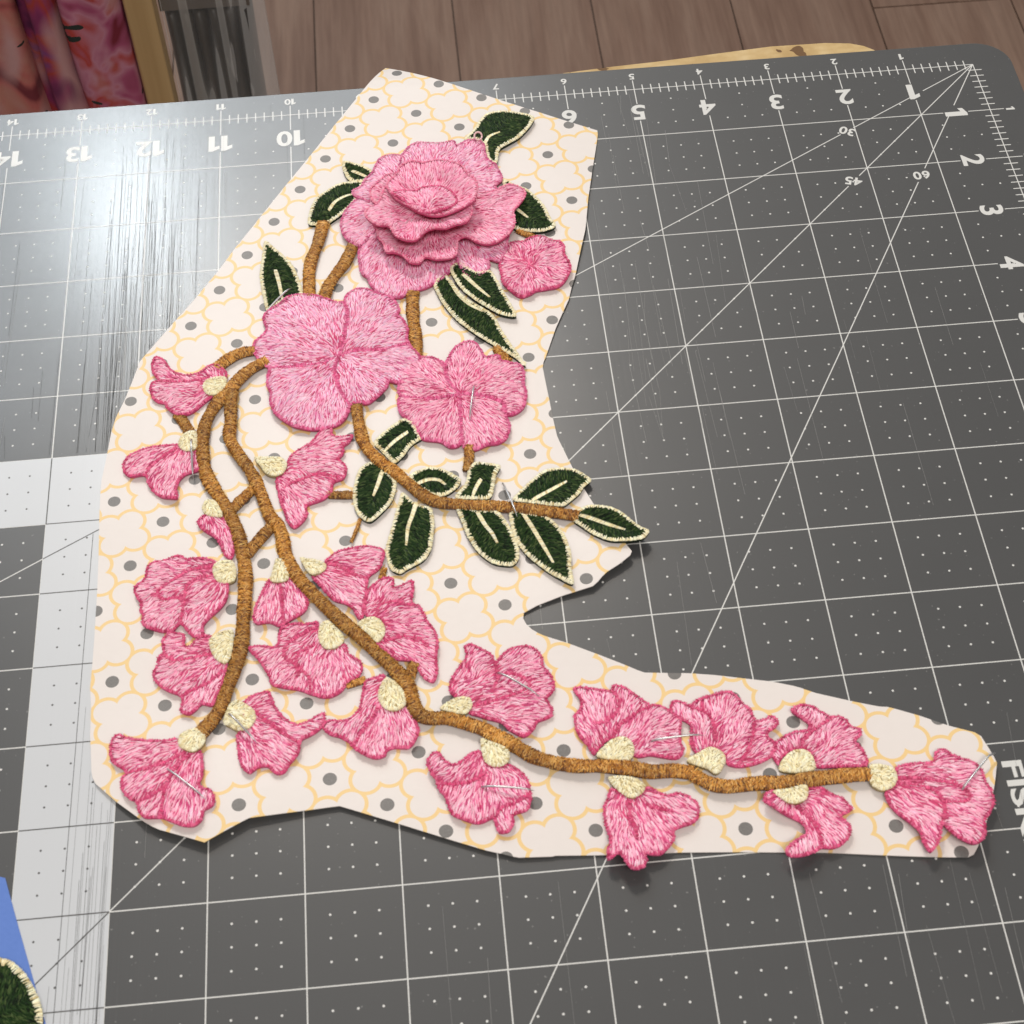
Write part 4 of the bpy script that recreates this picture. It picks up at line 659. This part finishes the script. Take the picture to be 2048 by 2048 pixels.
# ---- bell flowers
def petal(name, parent, outline, base, lev, dome, seed, cols, wts, creases=(), extra=(), wav=(.28, 11), rimc=None, cup=0, L=2.1, rimw=.66, dark=.55, rims=True, soft=1.4, bodyc=(.60, .07, .20), k=.55):
    O = catmull(outline, True, .9); cr = [catmull(c, False, .5) for c in creases]
    zf = Surf(O, lev, dome, soft, wave(seed, *wav) if wav else None, cr, extra, cup)
    tb = Thread(); body(tb, O, zf, bodyc)
    r = np.random.default_rng(seed); nz = wave(seed + 5, 1, 9)
    Rm = np.max(np.linalg.norm(O - np.asarray(base), axis=1)); cols_ = np.array(cols)
    def cf(X):
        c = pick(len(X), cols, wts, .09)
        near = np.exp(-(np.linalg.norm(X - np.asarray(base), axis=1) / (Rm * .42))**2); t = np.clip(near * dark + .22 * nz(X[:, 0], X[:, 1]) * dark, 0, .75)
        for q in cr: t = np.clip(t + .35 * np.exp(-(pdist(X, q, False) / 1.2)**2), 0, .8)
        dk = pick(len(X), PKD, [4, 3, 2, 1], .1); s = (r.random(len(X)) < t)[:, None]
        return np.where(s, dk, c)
    f0 = fan(base); wv = wave(seed + 9, .30, 8)
    def df(X):
        d = f0(X); a = np.arctan2(d[:, 1], d[:, 0]) + wv(X[:, 0], X[:, 1]); return np.stack([np.cos(a), np.sin(a)], 1)
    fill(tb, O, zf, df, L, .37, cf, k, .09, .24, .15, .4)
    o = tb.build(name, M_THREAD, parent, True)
    if rims:
        tb = Thread(); rim(tb, resample(O, True, .3), True, zf, rimw, .47, .46, rimc or PKD, [3, 2, 4, 1], .30, .30, .3)
        for q in cr: rim(tb, q, False, zf, 1.05, .38, .38, rimc or PKD, [3, 2, 3, 1], .24, 0, .35, False, .42)
        tb.build('edging', M_THREAD, o, True)
    return o, zf
for n, o, c, b_, inn, ex in D['BELLS']:
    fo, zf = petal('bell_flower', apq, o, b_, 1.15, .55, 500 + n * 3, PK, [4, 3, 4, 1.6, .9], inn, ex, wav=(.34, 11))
    c = np.array(c); c = c.mean(0) + (c - c.mean(0)) * .94; C = catmull(c, True, .7); zc = Surf(C, 1.9, .45, .7, None, (), ex)
    tb = Thread(); body(tb, C, zc, (.42, .33, .16), 1.0, 1.2)
    fill(tb, C, zc, fan(b_), 1.6, .42, lambda X: pick(len(X), CREAM, [5, 5, 2.4, .8]), .5, .3)
    rim(tb, resample(C, True, .3), True, zc, .95, .42, .42, CREAM, [5, 5, 2, .4], .26, .14, .25)
    tb.build('calyx', M_THREAD, fo, True)
# ---- open flowers
def open_flower(name, data, lev, cols, wts, seed, label):
    ctr, pets = data; e = empty(name, (ctr[0], ctr[1], .5), apq); e['label'] = label
    for j, p in enumerate(pets):
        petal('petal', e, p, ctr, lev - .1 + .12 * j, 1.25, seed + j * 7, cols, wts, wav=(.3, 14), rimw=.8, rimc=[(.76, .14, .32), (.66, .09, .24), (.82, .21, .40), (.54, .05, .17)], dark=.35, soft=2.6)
    return e
open_flower('open_flower', D['BIG'], 1.6, PKL, [4, 4, 4, 1.5, 2.2], 900, 'largest open flower with four mauve pink petals')
open_flower('open_flower', D['SEC'], 1.3, PK, [5, 5, 2.4, 1.6, .7], 950, 'deep pink open flower pierced by a pin')
petal('open_flower', apq, D['SML'][1], D['SML'][0], 1.3, .8, 990, PK, [5, 6, 1.5, 2.2, 1], (), wav=(.55, 9), dark=.5)
# ---- layered rose
ro = empty('rose', (D['ROSE'][5][3][0], D['ROSE'][5][3][1], .5), apq)
for j, (nm, o, z, c) in enumerate(D['ROSE']):
    hi = nm != 'outer_petal'
    cols, wts = (PKL, [5, 4, 3, 1.6, 1.5]) if not hi else (ROSEC, [5, 4, 3, 1.2])
    petal(nm, ro, o, c, z - .5, .55 if not nm == 'bud' else 1.1, 1100 + j * 11, cols, wts, wav=(.25, 12) if not hi else (.55, 13), cup=0 if nm in ('outer_petal', 'bud') else 2.6,
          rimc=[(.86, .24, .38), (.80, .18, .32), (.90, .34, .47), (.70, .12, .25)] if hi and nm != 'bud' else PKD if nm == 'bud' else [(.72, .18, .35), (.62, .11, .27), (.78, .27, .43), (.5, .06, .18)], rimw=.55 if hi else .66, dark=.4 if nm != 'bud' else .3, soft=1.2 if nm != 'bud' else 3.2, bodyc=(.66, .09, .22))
# stalk that carries the raised layers
cx, cy = D['ROSE'][7][3]
b = MB(); V, Fc = slab([(cx + 7 * math.cos(a), cy + 4 + 7 * math.sin(a)) for a in np.linspace(0, 6.28, 13)[:-1]], 1.5, 10.5); b.add(V, Fc, (.42, .05, .14)); b.build('core', M_THREAD, ro)
# thread loop standing at the rose's edge
def tube(P, r, nseg=8, taper=None):
    P = [Vector(p) for p in P]; V = []; n = len(P)
    up = Vector((.13, .31, .94))
    for i, p in enumerate(P):
        t = (P[min(i + 1, n - 1)] - P[max(i - 1, 0)]).normalized(); a = t.cross(up).normalized(); c = t.cross(a)
        rr = r * (taper[i] if taper else 1)
        for k in range(nseg): V.append(p + a * rr * math.cos(6.2832 * k / nseg) + c * rr * math.sin(6.2832 * k / nseg))
    Fc = [(i * nseg + k, i * nseg + (k + 1) % nseg, (i + 1) * nseg + (k + 1) % nseg, (i + 1) * nseg + k) for i in range(n - 1) for k in range(nseg)]
    Fc += [tuple(range(nseg))[::-1], tuple((n - 1) * nseg + k for k in range(nseg))]
    return V, Fc
lx, ly, lz = D['LOOP']
b = MB(); V, Fc = tube([(lx + 1.35 * math.cos(a), ly + .5 + 1.5 * math.sin(a), lz + .5 * math.sin(a)) for a in np.linspace(0, 6.2, 18)], .34, 6); b.add(np.array(V), Fc, (.85, .55, .55)); b.build('thread_loop', M_THREAD, apq, True)
# ------------------------------------------------------------------ pins
M_PIN, _ = material('pin_metal', (.62, .62, .62), .36, .5, Metallic=.8)
PL = ['pin through the pointed leaf above the largest open flower', 'pin stuck in the deep pink open flower', 'pin crossing the leafy brown twig near its tip', 'pin in the calyx of the bell flower hanging left of the stems',
      'pin in the lowest bell flower at the end of the left stem', 'pin slanting across a cream calyx and its bell flower at lower left', 'pin in the two-lobed bell flower standing above the long stem', 'pin bridging the gap between two bell flowers above the long stem', 'pin lying across the bell flower just below the long stem', 'pin with a hooked tip poking past the last bell flower']
for i, (p, q) in enumerate(D['PINS']):
    a, c = Vector(p), Vector(q); d = (c - a); L = d.length; d.normalize()
    n = 9; pts = []; tp = []
    for j in range(n):
        t = j / (n - 1); s = -1.3 + t * (L + 2.6); pt = a + d * s + Vector((0, 0, 1)) * (.35 - 1.1 * (2 * t - 1)**4)
        pts.append(pt); tp.append(1 if t < .8 else 1 - .8 * (t - .8) / .2)
    if i == 9: pts[-1] = pts[-1] + Vector((.9, -.2, .6)); pts[-2] = pts[-2] + Vector((.2, .1, .5)); tp = [1] * n
    V, Fc = tube(pts, .29, 8, tp)
    tag(mesh_obj('sewing_pin', np.array(V), Fc, M_PIN, smooth=True, origin=tuple(a)), 'silver ' + PL[i], 'pin', 'pins holding the applique')
# ------------------------------------------------------------------ blue card and the spare leaf on it
M_BLUE, bb_ = material('blue_card', (.115, .215, .58), .6, .3)
lk(M_BLUE, mixc(M_BLUE, noise(M_BLUE, objcoord(M_BLUE), 900, 3), (.105, .20, .55), (.13, .235, .61)), bb_.inputs['Base Color'])
bp = D['BLUE'] + [[-330, -380], [-420, -372], [-420, -284]]
tag(mesh_obj('blue_card', *slab(bp[::-1], .1, .4), M_BLUE, origin=(-350, -330, .1)), 'plain blue card lying on the mat corner at lower left', 'card')
gp = D['GLEAF'] + [[-330, -352], [-350, -366], [-372, -362], [-381, -346], [-376, -328], [-360, -316], [-343, -312.5]]
gl_ = leaf('leaf_patch', None, gp, [[-372, -350], [-355, -340], [-340, -334], [-331, -331]], .7, 777, 1.6, flat=.4, rimL=1.6)
tag(gl_, 'large dark green embroidered leaf with cream edge on the blue card', 'leaf patch')
# ------------------------------------------------------------------ fabrics on the shelf behind the table
def fabric_material(name, seed, stops):
    m, b = material(name, rough=.75, spec=.2)
    v = objcoord(m, (1, 1, .8), (seed, 0, seed * .7)); n1 = nod(m, 'ShaderNodeTexNoise', Scale=26., Detail=2., Distortion=1.6); lk(m, v, n1.inputs['Vector'])
    c = ramp(m, n1.outputs['Fac'], stops)
    wv = nod(m, 'ShaderNodeTexWave', Scale=14., Distortion=9., Detail=2.); lk(m, v, wv.inputs['Vector'])
    n3 = nod(m, 'ShaderNodeTexNoise', Scale=34., Detail=1.); lk(m, objcoord(m, (1, 1, .6), (seed * 2, 3, 1)), n3.inputs['Vector'])
    c = mixc(m, math_(m, 'MULTIPLY', math_(m, 'MINIMUM', math_(m, 'MAXIMUM', math_(m, 'MULTIPLY', math_(m, 'SUBTRACT', n3.outputs['Fac'], .52), 9.), 0.), 1.), wv.outputs['Fac']), c, (.48, .27, .27))
    n4 = nod(m, 'ShaderNodeTexNoise', Scale=42., Detail=1.); lk(m, objcoord(m, (1, 1, 1.8), (seed * 5, 9, 4)), n4.inputs['Vector'])
    c = mixc(m, math_(m, 'GREATER_THAN', n4.outputs['Fac'], .69), c, (.025, .032, .028))
    lk(m, c, b.inputs['Base Color']); bump(m, b, noise(m, objcoord(m), 900, 2), .2, .0008)
    return m
def drape(name, x0, x1, yc, depth, z0, z1, mat, seed, label, cat, nf=1, lean=0.0, group=None):
    """a tall folded length of cloth: closed rounded section swept upward with uneven folds"""
    r = np.random.default_rng(seed); nz = 46; na = 40; V = []; ph = r.uniform(0, 6.28, 6)
    for i in range(nz):
        z = z0 + (z1 - z0) * i / (nz - 1)
        for k in range(na):
            a = 2 * math.pi * k / na
            rr = 1 + .10 * math.sin(3 * a + ph[0] + z * .012) + .07 * math.sin(5 * a + ph[1] - z * .02) + .05 * math.sin(nf * 4 * a + ph[2])
            e = lambda t: math.copysign(abs(t)**.7, t)
            V.append(((x0 + x1) / 2 + (x1 - x0) / 2 * rr * e(math.cos(a)) + 1.2 * math.sin(z * .016 + ph[3]), yc + depth / 2 * rr * e(math.sin(a)), z))
    Fc = [(i * na + k, i * na + (k + 1) % na, (i + 1) * na + (k + 1) % na, (i + 1) * na + k) for i in range(nz - 1) for k in range(na)]
    Fc += [tuple(range(na))[::-1], tuple((nz - 1) * na + k for k in range(na))]
    return tag(mesh_obj(name, V, Fc, mat, smooth=True, origin=((x0 + x1) / 2, yc, z0)), label, cat, group)
F1 = fabric_material('coral_print', 1.3, [(.3, (.16, .03, .04)), (.42, (.42, .12, .11)), (.52, (.44, .19, .15)), (.62, (.45, .14, .14)), (.75, (.33, .12, .12))])
F2 = fabric_material('crimson_print', 4.1, [(.3, (.10, .02, .07)), (.42, (.24, .035, .11)), (.52, (.36, .045, .035)), (.62, (.20, .05, .17)), (.75, (.36, .08, .035))])
F3 = fabric_material('rose_print', 7.7, [(.3, (.17, .02, .035)), (.42, (.34, .075, .15)), (.52, (.46, .19, .26)), (.62, (.38, .05, .04)), (.75, (.38, .12, .2))])
drape('fabric_bolt', -455, -419, 322, 46, FZ, 60, F1, 11, 'coral and peach printed fabric bolt at the far left edge', 'fabric', group='printed fabrics behind the table')
drape('fabric_bolt', -420, -393, 318, 46, FZ, 60, F2, 12, 'crimson and purple printed fabric bolt between the two paler ones', 'fabric', group='printed fabrics behind the table')
drape('fabric_bolt', -395, -364, 314, 46, FZ, 60, F3, 13, 'pink and red leaf-print fabric bolt next to the wooden post', 'fabric', group='printed fabrics behind the table')
def pine():
    m, b = material('pine', rough=.55, spec=.3); v = objcoord(m, (60, 60, 2.2)); n = noise(m, v, 1., 4, .6)
    lk(m, ramp(m, n, [(.3, (.40, .26, .12)), (.6, (.52, .36, .18)), (.8, (.45, .30, .14))]), b.inputs['Base Color']); return m
po = tag(mesh_obj('wooden_post', *box(-363, -347, 300, 316, FZ, 80), pine(), origin=(-355, 308, FZ)), 'tan upright wooden post beside the printed fabrics', 'post')
bv = po.modifiers.new('edge', 'BEVEL'); bv.width = .0015; bv.segments = 3
M_DARK, db = material('charcoal_cloth', rough=.42, spec=.5)
dn = noise(M_DARK, objcoord(M_DARK, (60, 60, 3)), 1., 3, .6)
lk(M_DARK, ramp(M_DARK, dn, [(.3, (.014, .011, .009)), (.55, (.035, .028, .022)), (.8, (.085, .068, .053))]), db.inputs['Base Color'])
fb = empty('folded_cloth', (-322, 338, FZ)); tag(fb, 'charcoal cloth hanging in upright folds right of the wooden post', 'fabric')
for i in range(6):
    x = -343 + i * 8.3
    V = []; na = 16; nz = 30; r = np.random.default_rng(60 + i); ph = r.uniform(0, 6.28, 3)
    for j in range(nz):
        z = FZ + 3 + (-197 + i * .5 - FZ - 3) * j / (nz - 1)
        for k in range(na):
            a = 2 * math.pi * k / na; V.append((x + 4.6 * math.cos(a) + .5 * math.sin(z * .03 + ph[0]), 338 + 14 * math.sin(a) * (1 + .1 * math.sin(z * .04 + ph[1])), z))
    Fc = [(j * na + k, j * na + (k + 1) % na, (j + 1) * na + (k + 1) % na, (j + 1) * na + k) for j in range(nz - 1) for k in range(na)] + [tuple(range(na))[::-1], tuple((nz - 1) * na + k for k in range(na))]
    mesh_obj('fold', V, Fc, M_DARK, fb, True)
M_GREY, gb = material('grey_wrap', (.12, .10, .085), .45, .4)
mesh_obj('top_roll', *box(-348, -297, 325, 352, -193, 70), M_GREY, fb)
# clear plastic sleeve round the cloth
def plastic():
    m, b = material('clear_plastic', (.9, .9, .9), .12, .5)
    n = m.node_tree; tr = n.nodes.new('ShaderNodeBsdfTransparent'); mx = n.nodes.new('ShaderNodeMixShader'); out = n.nodes['Material Output']
    fr = n.nodes.new('ShaderNodeFresnel'); fr.inputs[0].default_value = 1.5
    s = noise(m, objcoord(m, (70, 70, 9)), 1., 3, .6)
    fac = math_(m, 'ADD', math_(m, 'MULTIPLY', fr.outputs[0], .35), math_(m, 'MULTIPLY', math_(m, 'GREATER_THAN', s, .62), .12))
    lk(m, math_(m, 'MINIMUM', math_(m, 'ADD', fac, .015), 1.), mx.inputs[0]); lk(m, tr.outputs[0], mx.inputs[1]); lk(m, b.outputs[0], mx.inputs[2]); lk(m, mx.outputs[0], out.inputs[0])
    bump(m, b, s, .6, .002); return m
M_PLAS = plastic()
V = []; nx = 60; nz = 30
r = np.random.default_rng(5); ph = r.uniform(0, 6.28, 8)
for j in range(nz):
    z = FZ + 2 + (60 - FZ) * j / (nz - 1)
    for i in range(nx):
        x = -346 + 57 * i / (nx - 1)
        V.append((x, 318 + 1.2 * math.sin(x * .30 + ph[0] + z * .012) + .5 * math.sin(x * .62 + ph[1] - z * .02) + (i / (nx - 1))**6 * 18, z))
Fc = [(j * nx + i, j * nx + i + 1, (j + 1) * nx + i + 1, (j + 1) * nx + i) for j in range(nz - 1) for i in range(nx - 1)]
ps = tag(mesh_obj('plastic_sleeve', V, Fc, M_PLAS, smooth=True, origin=(-317, 305, FZ)), 'crinkled clear plastic sleeve around the charcoal cloth', 'plastic bag')
sm = ps.modifiers.new('film', 'SOLIDIFY'); sm.thickness = .0002
